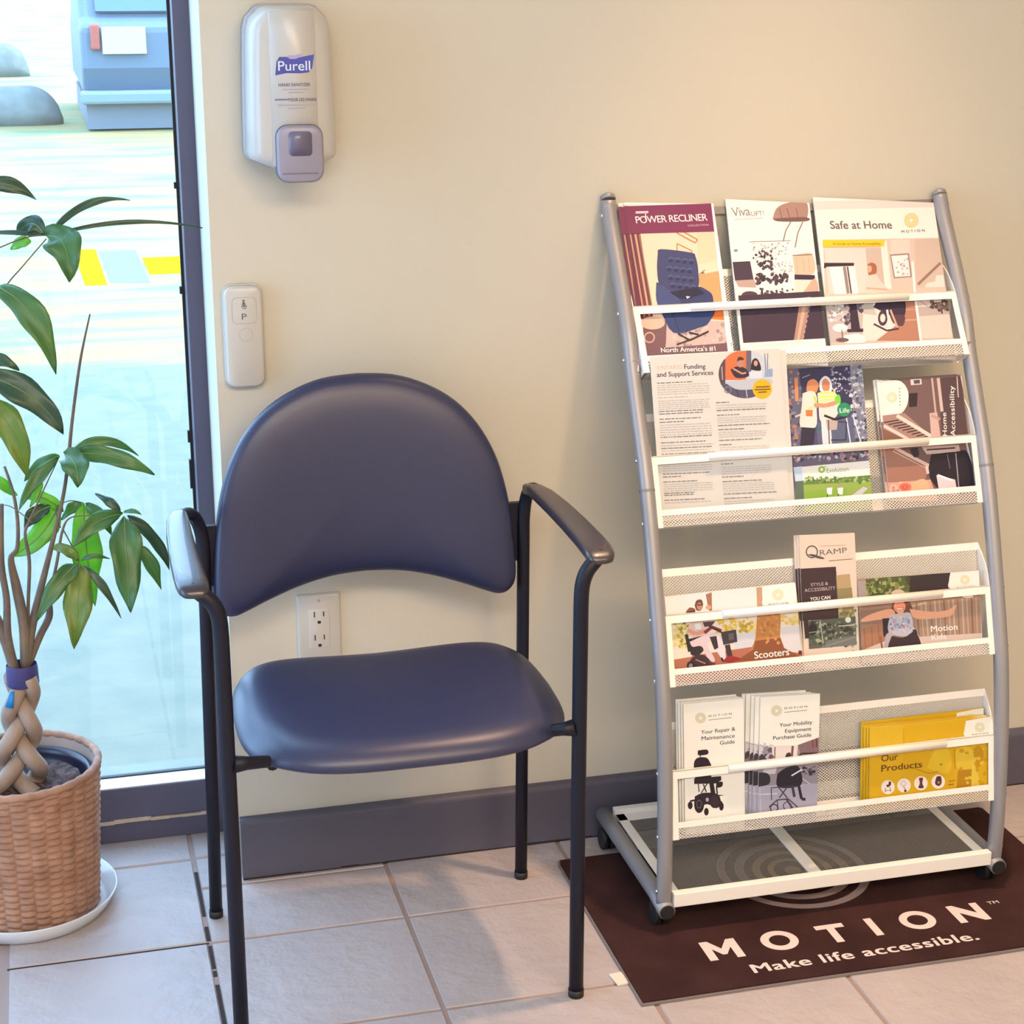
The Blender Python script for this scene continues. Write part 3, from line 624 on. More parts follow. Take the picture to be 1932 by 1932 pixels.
b.loft(rg, False, False); b.build('soil', mat('dry_soil', rgb(112, 92, 92), .95, bump=(90, 1, .02), vary=(60, rgb(70, 56, 58), .4, .6)), pt, PO_)
M_TRUNK = mat('grey_bark', rgb(156, 136, 122), .75, bump=(70, .4, .004)); M_BRANCH = mat('brown_branch', rgb(96, 84, 80), .7, bump=(90, .5, .004), vary=(20, rgb(120, 104, 84), .4, .7))
for s_ in range(3):
    pts, rr = [], []
    for k in range(61):
        t = k/60; z = .205+(.40-.205)*t; ph = s_*2.0944+1.0*2*math.pi*t+.4; A_ = .0165+.024*(1-t)**2.2; B_ = .0125+.008*(1-t)**2
        pts.append((-.588+.021*t+A_*math.sin(ph), .002+B_*math.sin(2*ph), z)); rr.append(.0142-.0022*t)
    b = MB(); b.tube(pts, rr, 12); b.build('braided_stem', M_TRUNK, pt, PO_)
b = MB(); b.loft([[(-.5665+.0235*s_*math.cos(t), .001+.021*s_*math.sin(t), z) for t in np.linspace(0, 2*math.pi, 25)[:-1]] for z, s_ in ((.386, 1.0), (.388, 1.06), (.418, 1.02), (.421, .98))], False, False); tie = b.build('blue_tie', mat('blue_tape', rgb(58, 54, 110), .5), pt, PO_); tie['label'] = 'dark blue tape around the stems'
b = MB(); b.loft([[(x, y, z) for x, y in ((-.586, -.022), (-.580, -.022), (-.580, -.020), (-.586, -.020))] for z in (.385,)]+[[(-.596, -.027, .362), (-.583, -.027, .359), (-.583, -.0255, .359), (-.596, -.0255, .362)]]); b.build('tie_tail', mat('bright_blue_tape', rgb(30, 130, 205), .5), tie, PO_)
STEMS = [
[(-.476,.06,1.076,.001),(-.509,.06,1.074,.001),(-.555,.05,1.059,.001)],
[(-.480,.06,1.071,.001),(-.516,.05,1.034,.001),(-.548,.02,1.002,.0012),(-.587,0,.935,.0014),(-.60,0,.80,.002),(-.598,0,.66,.003)],
[(-.425,.03,.96,.0012),(-.444,.03,.89,.0021),(-.462,.03,.80,.0025),(-.471,.03,.746,.0029),(-.483,.03,.684,.0029),(-.505,.02,.611,.0037),(-.531,.01,.53,.0058),(-.548,.005,.472,.007),(-.560,0,.412,.0078)],
[(-.398,.02,.646,.001),(-.438,.02,.647,.001),(-.474,.02,.647,.0012),(-.489,.015,.629,.0021),(-.501,.01,.58,.0025),(-.513,.01,.537,.0025)],
[(-.454,.07,.654,.0008),(-.476,.06,.662,.0008),(-.497,.05,.653,.001),(-.492,.025,.63,.0012)],
[(-.468,0,.578,.001),(-.477,.01,.604,.001),(-.488,.015,.629,.0012)],
[(-.485,.03,.743,.0008),(-.515,.02,.689,.0012),(-.538,.01,.647,.0021),(-.545,.005,.628,.0025),(-.542,.005,.585,.0029),(-.549,.005,.516,.0029),(-.556,0,.43,.003)],
[(-.568,.05,.727,.0021),(-.558,.04,.686,.0025),(-.555,.03,.642,.0029),(-.559,.02,.603,.0033),(-.569,.01,.59,.0049),(-.564,.005,.543,.0078),(-.558,0,.484,.0082),(-.561,0,.412,.0082)],
[(-.575,0,.682,.0029),(-.583,-.005,.591,.0049),(-.580,-.005,.531,.0053),(-.583,-.005,.471,.0062),(-.576,0,.412,.0062)],
[(-.64,0,.60,.005),(-.609,0,.532,.0058),(-.590,0,.474,.0082),(-.577,-.005,.412,.0082)],
[(-.517,.015,.51,.0041),(-.520,.015,.488,.0058),(-.536,.01,.46,.0058),(-.556,.003,.418,.0058)],
[(-.533,0,.649,.0008),(-.563,.02,.671,.0008),(-.587,.03,.67,.0008),(-.575,0,.66,.001)],
[(-.60,0,.68,.003),(-.66,.0,.9,.002),(-.62,.03,1.148,.001)],
]
for st in STEMS:
    p = spline(st, 5); b = MB(); b.tube([tuple(q[:3]) for q in p], [float(q[3]) for q in p], 8); b.build('branch', M_BRANCH, pt, PO_)
def leaf_mat(name, c1, c2):
    m = mat(name, c1, .42, spec=.9, bump=(40, .25, .003), vary=(26, c2, .38, .70)); nt = m.node_tree; p = nt.nodes['Principled BSDF']
    t = nt.nodes.new('ShaderNodeBsdfTranslucent'); t.inputs[0].default_value = (c2[0]*1.6+.02, min(1, c2[1]*1.9), c2[2]*.7, 1); mx = nt.nodes.new('ShaderNodeMixShader'); mx.inputs[0].default_value = .34
    out = nt.nodes['Material Output']; nt.links.new(p.outputs[0], mx.inputs[1]); nt.links.new(t.outputs[0], mx.inputs[2]); nt.links.new(mx.outputs[0], out.inputs[0]); return m
LM = {'d': leaf_mat('leaf_dark', rgb(46, 80, 62), rgb(56, 92, 66)), 'm': leaf_mat('leaf_green', rgb(66, 112, 66), rgb(80, 128, 62)), 'g': leaf_mat('leaf_bright', rgb(96, 160, 50), rgb(120, 180, 60)), 'o': leaf_mat('leaf_olive', rgb(92, 122, 50), rgb(124, 142, 56))}
LEAVES = [
((-0.476, 0.06, 1.076),(-0.42, 0.04, 1.142),(-0.354, 0.05, 1.125),0.0116,'d'),
((-0.473, 0.06, 1.075),(-0.36, 0.055, 1.107),(-0.247, 0.08, 1.076),0.0070,'d'),
((-0.48, 0.06, 1.075),(-0.444, 0.015, 1.084),(-0.452, 0.0, 1.014),0.0531,'m'),
((-0.483, 0.06, 1.077),(-0.498, 0.065, 1.11),(-0.523, 0.1, 1.072),0.0265,'d'),
((-0.481, 0.06, 1.076),(-0.516, 0.065, 1.083),(-0.578, 0.1, 1.077),0.0077,'d'),
((-0.502, 0.06, 1.068),(-0.52, 0.055, 1.071),(-0.533, 0.08, 1.054),0.0170,'g'),
((-0.585, 0.03, 1.148),(-0.531, 0.01, 1.175),(-0.49, 0.02, 1.134),0.0237,'d'),
((-0.559, 0.02, 1.009),(-0.496, -0.02, 0.99),(-0.481, -0.03, 0.883),0.0405,'m'),
((-0.583, 0.02, 0.901),(-0.552, -0.005, 0.909),(-0.534, 0.0, 0.885),0.0183,'d'),
((-0.592, 0.0, 0.884),(-0.51, -0.03, 0.866),(-0.477, -0.03, 0.792),0.0441,'d'),
((-0.583, -0.02, 0.848),(-0.545, -0.05, 0.824),(-0.533, -0.05, 0.733),0.0427,'o'),
((-0.469, 0.03, 0.748),(-0.413, 0.02, 0.784),(-0.366, 0.04, 0.732),0.0158,'m'),
((-0.463, 0.03, 0.745),(-0.404, 0.0, 0.754),(-0.346, 0.0, 0.711),0.0285,'m'),
((-0.477, 0.03, 0.744),(-0.456, -0.01, 0.745),(-0.462, -0.02, 0.705),0.0412,'m'),
((-0.485, 0.03, 0.743),(-0.515, 0.03, 0.735),(-0.541, 0.06, 0.698),0.0206,'m'),
((-0.486, 0.03, 0.741),(-0.528, 0.0, 0.72),(-0.551, 0.0, 0.67),0.0192,'m'),
((-0.519, 0.05, 0.709),(-0.518, 0.025, 0.692),(-0.535, 0.03, 0.665),0.0135,'g'),
((-0.494, 0.06, 0.654),(-0.517, 0.04, 0.606),(-0.572, 0.05, 0.581),0.0369,'g'),
((-0.487, 0.06, 0.645),(-0.515, 0.045, 0.686),(-0.546, 0.06, 0.671),0.0211,'g'),
((-0.504, 0.05, 0.658),(-0.533, 0.03, 0.657),(-0.547, 0.04, 0.626),0.0241,'d'),
((-0.4, 0.02, 0.648),(-0.413, 0.015, 0.67),(-0.436, 0.04, 0.676),0.0138,'d'),
((-0.395, 0.02, 0.649),(-0.382, -0.005, 0.661),(-0.369, 0.0, 0.649),0.0073,'m'),
((-0.398, 0.02, 0.646),(-0.443, -0.015, 0.655),(-0.475, -0.02, 0.611),0.0292,'m'),
((-0.395, 0.02, 0.642),(-0.397, -0.025, 0.591),(-0.397, -0.04, 0.505),0.0487,'m'),
((-0.39, 0.02, 0.643),(-0.344, 0.01, 0.61),(-0.33, 0.03, 0.546),0.0195,'d'),
((-0.379, 0.02, 0.592),(-0.358, 0.005, 0.578),(-0.345, 0.02, 0.517),0.0222,'m'),
((-0.454, 0.07, 0.654),(-0.458, 0.045, 0.582),(-0.449, 0.05, 0.489),0.0460,'g'),
((-0.457, 0.07, 0.655),(-0.473, 0.06, 0.653),(-0.49, 0.08, 0.626),0.0162,'m'),
((-0.451, 0.07, 0.652),(-0.429, 0.045, 0.645),(-0.414, 0.05, 0.603),0.0181,'m'),
((-0.469, 0.0, 0.582),(-0.485, -0.005, 0.613),(-0.509, 0.02, 0.598),0.0177,'o'),
((-0.465, 0.0, 0.582),(-0.447, -0.015, 0.599),(-0.422, 0.0, 0.581),0.0088,'m'),
((-0.471, 0.0, 0.577),(-0.501, -0.035, 0.569),(-0.538, -0.04, 0.503),0.0289,'m'),
((-0.468, 0.0, 0.575),(-0.473, -0.04, 0.534),(-0.485, -0.05, 0.457),0.0434,'o'),
((-0.464, 0.0, 0.575),(-0.434, -0.025, 0.555),(-0.411, -0.02, 0.489),0.0128,'d'),
((-0.587, 0.05, 0.719),(-0.566, 0.04, 0.691),(-0.554, 0.06, 0.676),0.0156,'g'),
]
CAMP = Vector((-.4, -2.2, 1.7))
for li, (p0, p1, p2, wd, mk) in enumerate(LEAVES):
    c = bez([p0, p1, p2], 14); N = len(c); vs, fs = [], []; rl = random.Random(li)
    for i, p in enumerate(c):
        t = i/(N-1); T = (c[min(i+1, N-1)]-c[max(i-1, 0)]).normalized(); view = (CAMP-p).normalized()
        side = T.cross(view).normalized(); nn = side.cross(T).normalized()
        if nn.dot(view) < 0: nn = -nn
        wv = max(.0003, wd/2*(math.sin(math.pi*min(1, t**.80*.985+.012)))**.85*(1+.09*math.sin(t*13+li)))
        for k in (-1, -.55, 0, .55, 1):
            wob = .13*wd*math.sin(t*9+li*1.7+2*k)*abs(k)
            vs.append(p+side*wv*k+nn*(abs(k)*wv*.28+wob))
    M_ = 5; fs = [(i*M_+k, i*M_+k+1, (i+1)*M_+k+1, (i+1)*M_+k) for i in range(N-1) for k in range(M_-1)]
    b = MB(); b.add(vs, fs, True); o = b.build('leaf', LM[mk], pt, PO_, fixn=False); md = o.modifiers.new('solid', 'SOLIDIFY'); md.thickness = .0006
    if wd > .02:
        b = MB(); b.tube([q+(CAMP-q).normalized()*.0008 for q in c[:-1]], [.0009*(1-i/N)+.0003 for i in range(N-1)], 6); b.build('midrib', mat('leaf_midrib', rgb(110, 140, 84), .5), o, PO_).location = (0, 0, 0)
# ------------------------------------------------------------------ brochures in the rack
M_PAPER = mat('paper_edges', (.76, .74, .69), .6)
C1, C2, C3, C4 = (1100, 340, 4.83), (1450, 340, 4.008), (1180, 640, 5.2206), (1460, 640, 4.0932)
C5, C6, C7, C8 = (1200, 980, 5.3667), (1480, 980, 4.2743), (1220, 1270, 5.2222), (1520, 1270, 4.6893)
def frame_of2(i):
    if i != 'sheet': return frame_of(i)
    a = math.radians(14.7); d = np.array([math.sin(a), math.cos(a)]); return np.array([-.2165, .640]), d, np.array([d[1], -d[0]])
def pk2(i, u, v, off):
    q0, d, nn = frame_of2(i); y, z = q0+d*v+nn*off; return Vector((RX+u, y, z))
def pose(i, ub, vb, off, roll):
    q0, d, nn = frame_of2(i); ez = Vector((0, d[0], d[1])); ey = Vector((0, nn[0], nn[1])); ex = Vector((1, 0, 0))
    c, s_ = math.cos(roll), math.sin(roll); ax, az = ex*c-ez*s_, ex*s_+ez*c
    m = Matrix((ax, ey, az)).transposed().to_4x4(); m.translation = pk2(i, ub, vb, off); return m
def brochure(name, label, cat, i, off, ub, W, H, roll, th, sk, uv, crop, group=None, edge=None, vb=.003):
    t = thing(name, label, cat, group=group, mtx=pose(i, ub, vb, off, roll))
    b = MB(); b.box((-W/2, .00003, 0), (W/2, th, H)); b.build('pages', edge or M_PAPER, t)
    c, s_ = math.cos(roll), math.sin(roll)
    loc = [((u-ub)*c-(v-vb)*s_, (u-ub)*s_+(v-vb)*c) for u, v in uv]
    sk = [(crop[0]+x/crop[2], crop[1]+y/crop[2]) for x, y in sk]
    A = Art(homography(sk, loc), (-W/2, 0, W/2, H), crop); return t, A
def copies(t, i, ub, roll, off, specs, vb=.003):
    for lab, du, dv, do, dr in specs:
        r = t.copy(); COL.objects.link(r); r.matrix_world = pose(i, ub+du, vb+dv, off+do, roll+dr); r['label'] = lab
        for c in t.children:
            d = c.copy(); COL.objects.link(d); d.parent = r
INK, CRM = (84, 74, 72), (252, 230, 208)
def logo(A, t, cx, cy, r, a=None, b_=None, cap=0, col=(230, 200, 150), asp=1., cut=True):
    A.ring(cx, cy, r*.30, r, col, 30, asp); A.ring(cx, cy, r*.52, r*.57, (242, 220, 190), 30, asp); A.ring(cx, cy, r*.76, r*.81, (242, 220, 190), 30, asp)
    if a: A.text('MOTION', a, b_, cap, (110, 98, 92), .01, 1.55)
    if cut: A.cut('logo', t)

# --- top pocket: recliner brochure
t, A = brochure('brochure', 'maroon headed brochure showing a blue recliner, front copy in the top left pocket', 'brochure', 1, .006, -.198, .150, .285, .047, .002,
    [(338,266),(1164,241),(1328,1555),(555,1584)], [(-.2614,.2883),(-.108,.2876),(-.1267,.0343),(-.2663,.0368)], C1, 'recliner brochures')
A.full((250, 232, 212)); A.poly([(370,500),(1160,480),(1345,1800),(540,1800)], (250, 204, 166)); A.poly([(1010,520),(1170,505),(1200,760),(1030,800)], (248, 196, 154))
A.poly([(1000,900),(1215,860),(1285,1250),(1180,1290),(1050,1000)], (244, 154, 98)); A.poly([(1130,1170),(1270,1165),(1285,1300),(1150,1290)], (240, 118, 52))
A.poly([(380,530),(500,525),(625,1280),(530,1290),(400,900)], (112, 62, 62)); A.poly([(330,280),(390,280),(560,1290),(430,1290)], (104, 48, 66))
for a, e, w_, c in (((410,530),(545,1270),14,(206,142,116)), ((455,530),(590,1260),18,(214,154,124)), ((490,530),(618,1200),10,(176,114,96))): A.line([a, e], w_, c)
A.line([(830,520),(1000,610),(1020,580),(900,515)], 12, (196, 118, 76)); A.line([(835,690),(835,615),(970,680),(970,705)], 10, (196, 118, 76)); A.line([(1040,890),(1090,850)], 8, (130, 90, 70)); A.line([(1060,880),(1085,875)], 14, (140, 96, 76))
A.poly([(530,1290),(730,1285),(1290,1310),(1345,1800),(560,1800)], (204, 170, 152)); A.speck(800, 1330, 1320, 1580, 60, 26, [(178,146,134), (216,184,164), (160,126,120)], 3)
A.smooth([(530,1290),(640,1275),(735,1310),(745,1390),(720,1600),(560,1610)], (124, 84, 84)); A.ell(620, 1325, 112, 58, (228, 176, 146)); A.ring(592, 1455, 38, 50, (216, 160, 130))
A.poly([(560,1560),(1340,1500),(1345,1800),(560,1800)], (120, 84, 88))
NV, ND, NL = (62, 66, 98), (44, 46, 74), (94, 100, 138)
A.smooth([(650,960),(720,990),(860,1090),(1010,1000),(1110,1030),(1165,1090),(1165,1250),(1080,1350),(850,1410),(790,1380),(700,1240),(650,1110)], (56, 62, 96))
A.smooth([(660,700),(690,665),(960,695),(1005,735),(1030,860),(1022,1020),(850,1070),(690,1000),(655,850)], NV)
for k, (y, x0) in enumerate(((770,780),(850,765),(930,780),(1000,800))):
    for j in range(4): A.ell(x0+62*j, y+6*j, 22, 13, ND, 10); A.line([(x0+62*j-25, y-20+6*j), (x0+62*j, y-32+6*j), (x0+62*j+25, y-20+6*j)], 7, NL)
A.smooth([(655,985),(720,1000),(870,1130),(845,1240),(700,1200),(650,1110)], (68, 76, 114)); A.poly([(770,1050),(1020,1005),(1090,1060),(930,1110),(850,1100)], (38, 38, 58))
A.poly([(920,1085),(960,1090),(930,1110)], (230, 210, 200)); A.smooth([(690,1200),(1160,1180),(1130,1320),(1050,1365),(810,1412)], (54, 66, 102)); A.line([(790,1215),(860,1400)], 9, (44, 50, 80))
A.line([(850,1420),(960,1480),(1130,1400)], 16, (62, 42, 46)); A.line([(950,1410),(1040,1430)], 16, (62, 42, 46)); A.line([(840,1520),(980,1470)], 14, (62, 42, 46))
A.poly([(330,285),(1200,256),(1230,506),(370,531)], (128, 46, 78)); A.line([(1150,200),(1352,1800)], 36, (250, 232, 212)); A.line([(340,262),(1170,240)], 20, (250, 232, 212)); A.cut('cover_picture', t)
A.text('POWER RECLINER', (462, 436), (1112, 410), 62, CRM, .004, .9); A.poly([(455,330),(570,326),(571,346),(456,350)], (236, 190, 180)); A.text('COLLECTION', (930, 464), (1120, 455), 15, (230, 180, 180), 0); A.line([(545,350),(548,405)], 9, CRM)
A.text("North America's #1", (700, 1590), (1195, 1572), 42, CRM, .01); A.cut('lettering', t)
copies(t, 1, -.198, .047, .006, [('recliner brochure copy peeking out left behind the front one, top left pocket', -.010, .0, .0025, .004), ('rearmost recliner brochure whose pale top edge sticks up beside the left upright', -.005, .002, .005, -.004)])

# --- top pocket: lift chair magazine
t, A = brochure('magazine', 'white magazine with leather chair photo and dark lower half, middle of the top pocket', 'magazine', 1, .006, -.040, .1435, .2835, .086, .003,
    [(1270,242),(2029,222),(2188,1497),(1425,1546)], [(-.0881,.2869),(.0567,.2856),(.0337,.0364),(-.1088,.0351)], C1)
A.full((252, 228, 204)); A.smooth([(1700,392),(1735,300),(1830,252),(2000,240),(2012,385),(1900,412),(1760,412)], (172, 128, 108))
for x in (1780, 1850, 1930): A.line([(x-20, 300), (x+10, 405)], 8, (134, 94, 82))
A.smooth([(1700,395),(1800,385),(2010,380),(2012,415),(1760,418)], (120, 84, 76)); A.line([(1865,420),(1820,500),(1800,590)], 11, (150, 112, 92)); A.line([(1975,420),(1930,520),(1907,650)], 11, (150, 112, 92))
A.poly([(1340,780),(1500,772),(1535,940),(1365,946)], (72, 54, 64)); A.poly([(1365,946),(1540,935),(1565,1010),(1400,1004)], (188, 152, 132)); A.poly([(1390,1010),(1600,1010),(1620,1090),(1400,1090)], (240, 216, 196)); A.ell(1500, 1078, 75, 38, (86, 62, 68))
A.smooth([(1871,730),(1960,706),(2064,711),(2082,880),(1890,892)], (224, 178, 144)); A.line([(1880,722),(2064,712)], 8, (120, 84, 80))
for x in (1920, 1980, 2030): A.line([(x, 740), (x+14, 870)], 5, (196, 150, 120))
A.poly([(1883,890),(2090,896),(2094,938),(1890,936)], (62, 46, 62)); A.poly([(1890,936),(2094,938),(2125,1100),(1900,1100)], (236, 204, 178)); A.smooth([(1960,1090),(2050,960),(2100,930),(2122,1050),(2010,1150)], (200, 160, 132))
A.poly([(1490,600),(1868,590),(1905,870),(1905,1100),(1575,1105)], (248, 226, 204)); A.line([(1490,600),(1868,590)], 6, (120, 100, 96))
DK = [(62, 50, 58), (84, 66, 72)]
A.speck(1520, 610, 1860, 760, 50, 11, [(150, 128, 124), (190, 164, 150)], 4); A.speck(1525, 680, 1700, 760, 20, 18, DK, 12); A.speck(1560, 770, 1700, 840, 26, 22, DK, 5); A.speck(1560, 890, 1840, 975, 60, 24, DK, 6); A.speck(1700, 780, 1880, 880, 26, 11, [(176, 150, 140)], 7); A.speck(1590, 1020, 1890, 1080, 40, 17, DK, 8)
A.poly([(1395,1080),(2135,1040),(2190,1464),(1446,1505)], (70, 52, 62)); A.poly([(1960,1100),(2055,1090),(1990,1480),(1905,1485)], (178, 132, 108)); A.poly([(1990,1100),(2030,1095),(1955,1482),(1935,1484)], (206, 162, 134))
for k in range(7): A.line([(2052-9*k, 1160+46*k), (2047-9*k, 1186+46*k)], 6, (190, 160, 150))
A.poly([(1370,1680),(1446,1505),(2190,1462),(2250,1700)], (250, 226, 202)); A.line([(1500,1530),(2000,1500)], 7, (226, 200, 180)); A.cut('cover_picture', t)
A.text('Viva', (1338, 376), (1500, 364), 84, (140, 124, 120), -.004, .9); A.text('LIFT!', (1508, 370), (1622, 362), 40, (150, 134, 128), 0); A.line([(1350,402),(1610,388)], 4, (214, 186, 166)); A.ell(1368, 678, 20, 12, (130, 140, 120), 8); A.cut('lettering', t)

# --- top pocket: home guide
t, A = brochure('magazine', 'cream magazine with a yellow strip and a staircase photo, right end of the top pocket', 'magazine', 1, .006, .1475, .213, .279, .082, .003,
    [(340,192),(1226,184),(1403,1202),(453,1242)], [(.0702,.2832),(.2795,.2777),(.2624,.0331),(.0427,.0359)], C2)
A.full((250, 224, 200)); A.poly([(300,195),(1260,180),(1270,238),(310,260)], (234, 204, 184)); A.poly([(390,482),(1300,465),(1500,1500),(440,1500)], (216, 182, 158))
A.poly([(400,540),(710,545),(745,870),(440,880)], (224, 198, 178)); A.poly([(440,680),(630,672),(662,880),(480,885)], (242, 224, 206)); A.poly([(710,545),(850,540),(895,850),(745,860)], (202, 170, 146)); A.poly([(820,488),(868,486),(912,845),(862,848)], (238, 214, 192)); A.poly([(900,480),(1040,478),(1050,580),(905,590)], (226, 194, 170))
A.poly([(1080,478),(1275,470),(1310,830),(1100,835)], (208, 174, 148)); A.poly([(895,590),(1038,580),(1064,757),(928,767)], (150, 120, 110)); A.poly([(905,600),(1030,591),(1052,749),(936,757)], (238, 216, 200)); A.speck(925, 620, 1035, 740, 16, 14, [(210, 176, 160), (186, 150, 140)], 2)
A.poly([(1160,832),(1180,800),(1240,790),(1245,745),(1300,740),(1310,830)], (236, 208, 186)); A.line([(1110,812),(1278,652)], 20, (152, 114, 94)); A.poly([(400,652),(625,652),(625,675),(400,682)], (62, 44, 52)); A.line([(402,690),(418,668)], 16, (62, 44, 52)); A.line([(552,680),(585,880)], 24, (150, 126, 116)); A.line([(576,680),(608,880)], 12, (90, 66, 66))
A.smooth([(728,662),(760,650),(792,670),(796,720),(770,742),(735,736)], (168, 98, 68)); A.ell(742, 698, 18, 26, (226, 160, 128)); A.smooth([(735,748),(790,738),(830,790),(885,850),(830,872),(712,872)], (228, 194, 170)); A.line([(720,840),(880,850)], 14, (214, 160, 134))
A.poly([(1000,900),(1090,900),(1135,1230),(800,1230),(985,1090)], (182, 122, 94)); A.line([(980,1078),(1110,1074)], 8, (214, 160, 130)); A.line([(1000,1000),(1100,996)], 6, (206, 150, 120))
A.poly([(660,920),(780,915),(980,1090),(800,1230),(690,1230),(700,1040)], (238, 206, 184)); A.poly([(690,960),(770,950),(800,1040),(700,1030)], (196, 176, 160)); A.smooth([(775,980),(830,925),(1000,918),(1012,1045),(930,1050)], (64, 48, 60)); A.smooth([(900,1040),(1010,1040),(1000,1120),(930,1100)], (96, 64, 66))
A.ring(848, 1062, 20, 36, (72, 56, 64), 20, 1.6); A.line([(880,1000),(905,1150)], 16, (236, 210, 196)); A.line([(905,1000),(960,1130)], 14, (228, 160, 130)); A.line([(780,1105),(880,1155),(970,1140)], 14, (80, 56, 62))
A.poly([(405,920),(690,915),(700,1240),(450,1245)], (196, 170, 156)); A.speck(440, 940, 560, 1080, 40, 18, [(240, 224, 210), (150, 132, 128), (210, 190, 176)], 9); A.speck(560, 940, 690, 1110, 40, 22, [(120, 104, 108), (84, 68, 78)], 10); A.poly([(592,930),(642,930),(682,1160),(612,1165)], (64, 48, 58)); A.poly([(578,1145),(702,1140),(702,1165),(585,1168)], (64, 48, 58))
A.ell(528, 1135, 58, 30, (246, 226, 208)); A.line([(540,1150),(548,1215)], 8, (120, 92, 84)); A.smooth([(560,1190),(680,1180),(720,1240),(560,1245)], (240, 220, 204)); A.ell(545, 1225, 50, 16, (110, 84, 80))
A.poly([(1105,915),(1370,900),(1400,1210),(1140,1215)], (224, 192, 170)); A.poly([(1105,980),(1370,965),(1375,1030),(1115,1050)], (190, 164, 148)); A.speck(1210, 910, 1350, 1000, 46, 20, [(84, 64, 60), (110, 92, 74), (130, 104, 92)], 11); A.line([(1290,990),(1295,1030)], 12, (92, 72, 68)); A.line([(1130,935),(1200,985)], 5, (170, 126, 110)); A.line([(1065,640),(1090,900),(1138,1230)], 18, (248, 226, 206))
A.poly([(385,482),(855,484),(848,530),(388,537)], (247, 188, 42)); A.cut('cover_picture', t)
A.text('Safe at Home', (445, 400), (910, 398), 58, (108, 92, 86), .012); A.text('A Guide to Home Accessibility', (465, 521), (825, 519), 18, (110, 76, 30), .006); A.cut('lettering', t)
logo(A, t, 1052, 336, 53, (980, 430), (1156, 420), 18, (238, 196, 120))

# --- second pocket: text sheet
t, A = brochure('leaflet', 'large cream sheet of small print with a round photo, leaning out of the second pocket', 'leaflet', 'sheet', 0., -.1565, .2145, .2535, -.010, .0008,
    [(230,167),(1498,120),(1629,1629),(350,1723)], [(-.268,.2567),(-.056,.2531),(-.0484,.0124),(-.2637,.0133)], C3, 'small print sheets')
A.full((226, 207, 186)); 
circ = lambda cx, cy, rx, ry, y0=-999, y1=9999, x0=-999, x1=9999, n=48: [(min(max(cx+rx*math.cos(2*math.pi*k/n), x0), x1), min(max(cy+ry*math.sin(2*math.pi*k/n), y0), y1)) for k in range(n)]
A.poly(circ(1180, 345, 262, 238), (206, 198, 194)); A.poly(circ(1180, 345, 262, 238, 100, 402, 985, 1190), (230, 112, 64)); A.poly(circ(1180, 345, 262, 238, 190, 470, 900, 985), (92, 70, 76)); A.line([(950,270),(958,400)], 12, (190, 150, 130)); A.poly(circ(1180, 345, 262, 238, 100, 330, 1190, 1240), (110, 96, 104))
A.poly(circ(1180, 345, 262, 238, 440, 900), (88, 80, 94)); A.smooth([(1000,420),(1230,392),(1440,400),(1400,470),(1130,500),(1000,440)], (196, 188, 184)); A.line([(1190,500),(1200,575)], 10, (190, 180, 176)); A.line([(1100,505),(1112,570)], 10, (60, 54, 70)); A.ring(1010, 500, 26, 36, (130, 120, 126))
A.smooth([(1035,300),(1100,268),(1185,290),(1215,365),(1090,380)], (58, 44, 54)); A.ell(1132, 232, 36, 46, (196, 132, 106)); A.smooth([(1098,230),(1110,180),(1150,178),(1168,205),(1120,210)], (84, 52, 50)); A.line([(1060,290),(1150,340),(1190,330)], 18, (206, 140, 112)); A.smooth([(1232,300),(1250,210),(1290,190),(1325,240),(1330,310)], (50, 36, 44)); A.ell(1284, 238, 20, 28, (220, 150, 124)); A.poly([(1222,320),(1350,310),(1345,380),(1228,390)], (220, 212, 206)); A.line([(1372,140),(1385,360)], 9, (130, 126, 134)); A.line([(1402,140),(1398,330)], 9, (130, 126, 134)); A.poly([(1375,300),(1450,290),(1450,370),(1370,375)], (150, 160, 176))
A.ell(1348, 492, 95, 97, (241, 174, 36)); A.cut('round_photo', t)
A.text('ONTARIO', (312, 304), (560, 291), 40, (228, 184, 146), -.004); A.text('Funding', (580, 294), (790, 288), 46, (76, 68, 74), .012); A.text('and Support Services', (312, 373), (866, 350), 46, (76, 68, 74), .014); A.cut('lettering', t)
rd = random.Random(4)
def textline(xl, y, wd, bold=False):
    x = xl; 
    while x < xl+wd-8:
        l = min(rd.uniform(16, 60), xl+wd-x); A.line([(x, y-.045*(x-xl)), (x+l, y-.045*(x+l-xl))], 8 if bold else 6, (122, 112, 110) if bold else (188, 172, 158)); A.k -= .9; x += l+rd.uniform(6, 10)
def block(x0, sx_, y0, rows):
    for y, wd, bo in rows: textline(x0+(y-y0)*sx_, y, wd, bo)
block(312, .062, 425, [(434,350,1)]+[(458+22*k, 515-rd.uniform(0, 20), 0) for k in range(5)]+[(578,300,0)]+[(612+20*k, 515-rd.uniform(0, 25), 0) for k in range(5)]+[(714,450,1),(738,430,1),(790,410,1),(820,240,1)]+[(850+24*k, 515-rd.uniform(0, 25), 0) for k in range(5)]+[(968,505,1),(1022,440,1),(1052,520,0),(1078,500,1),(1104,480,0),(1134,525,1)]+[(1160+24*k, 500, 0) for k in range(3)]+[(1256+22*k, 490, 0) for k in range(3)]+[(1330,460,1),(1358,190,1),(1408,335,1)]+[(1432+22*k, 500-rd.uniform(0, 20), 0) for k in range(4)]+[(1520,300,1),(1540,290,1),(1588,395,1),(1614,470,0)])
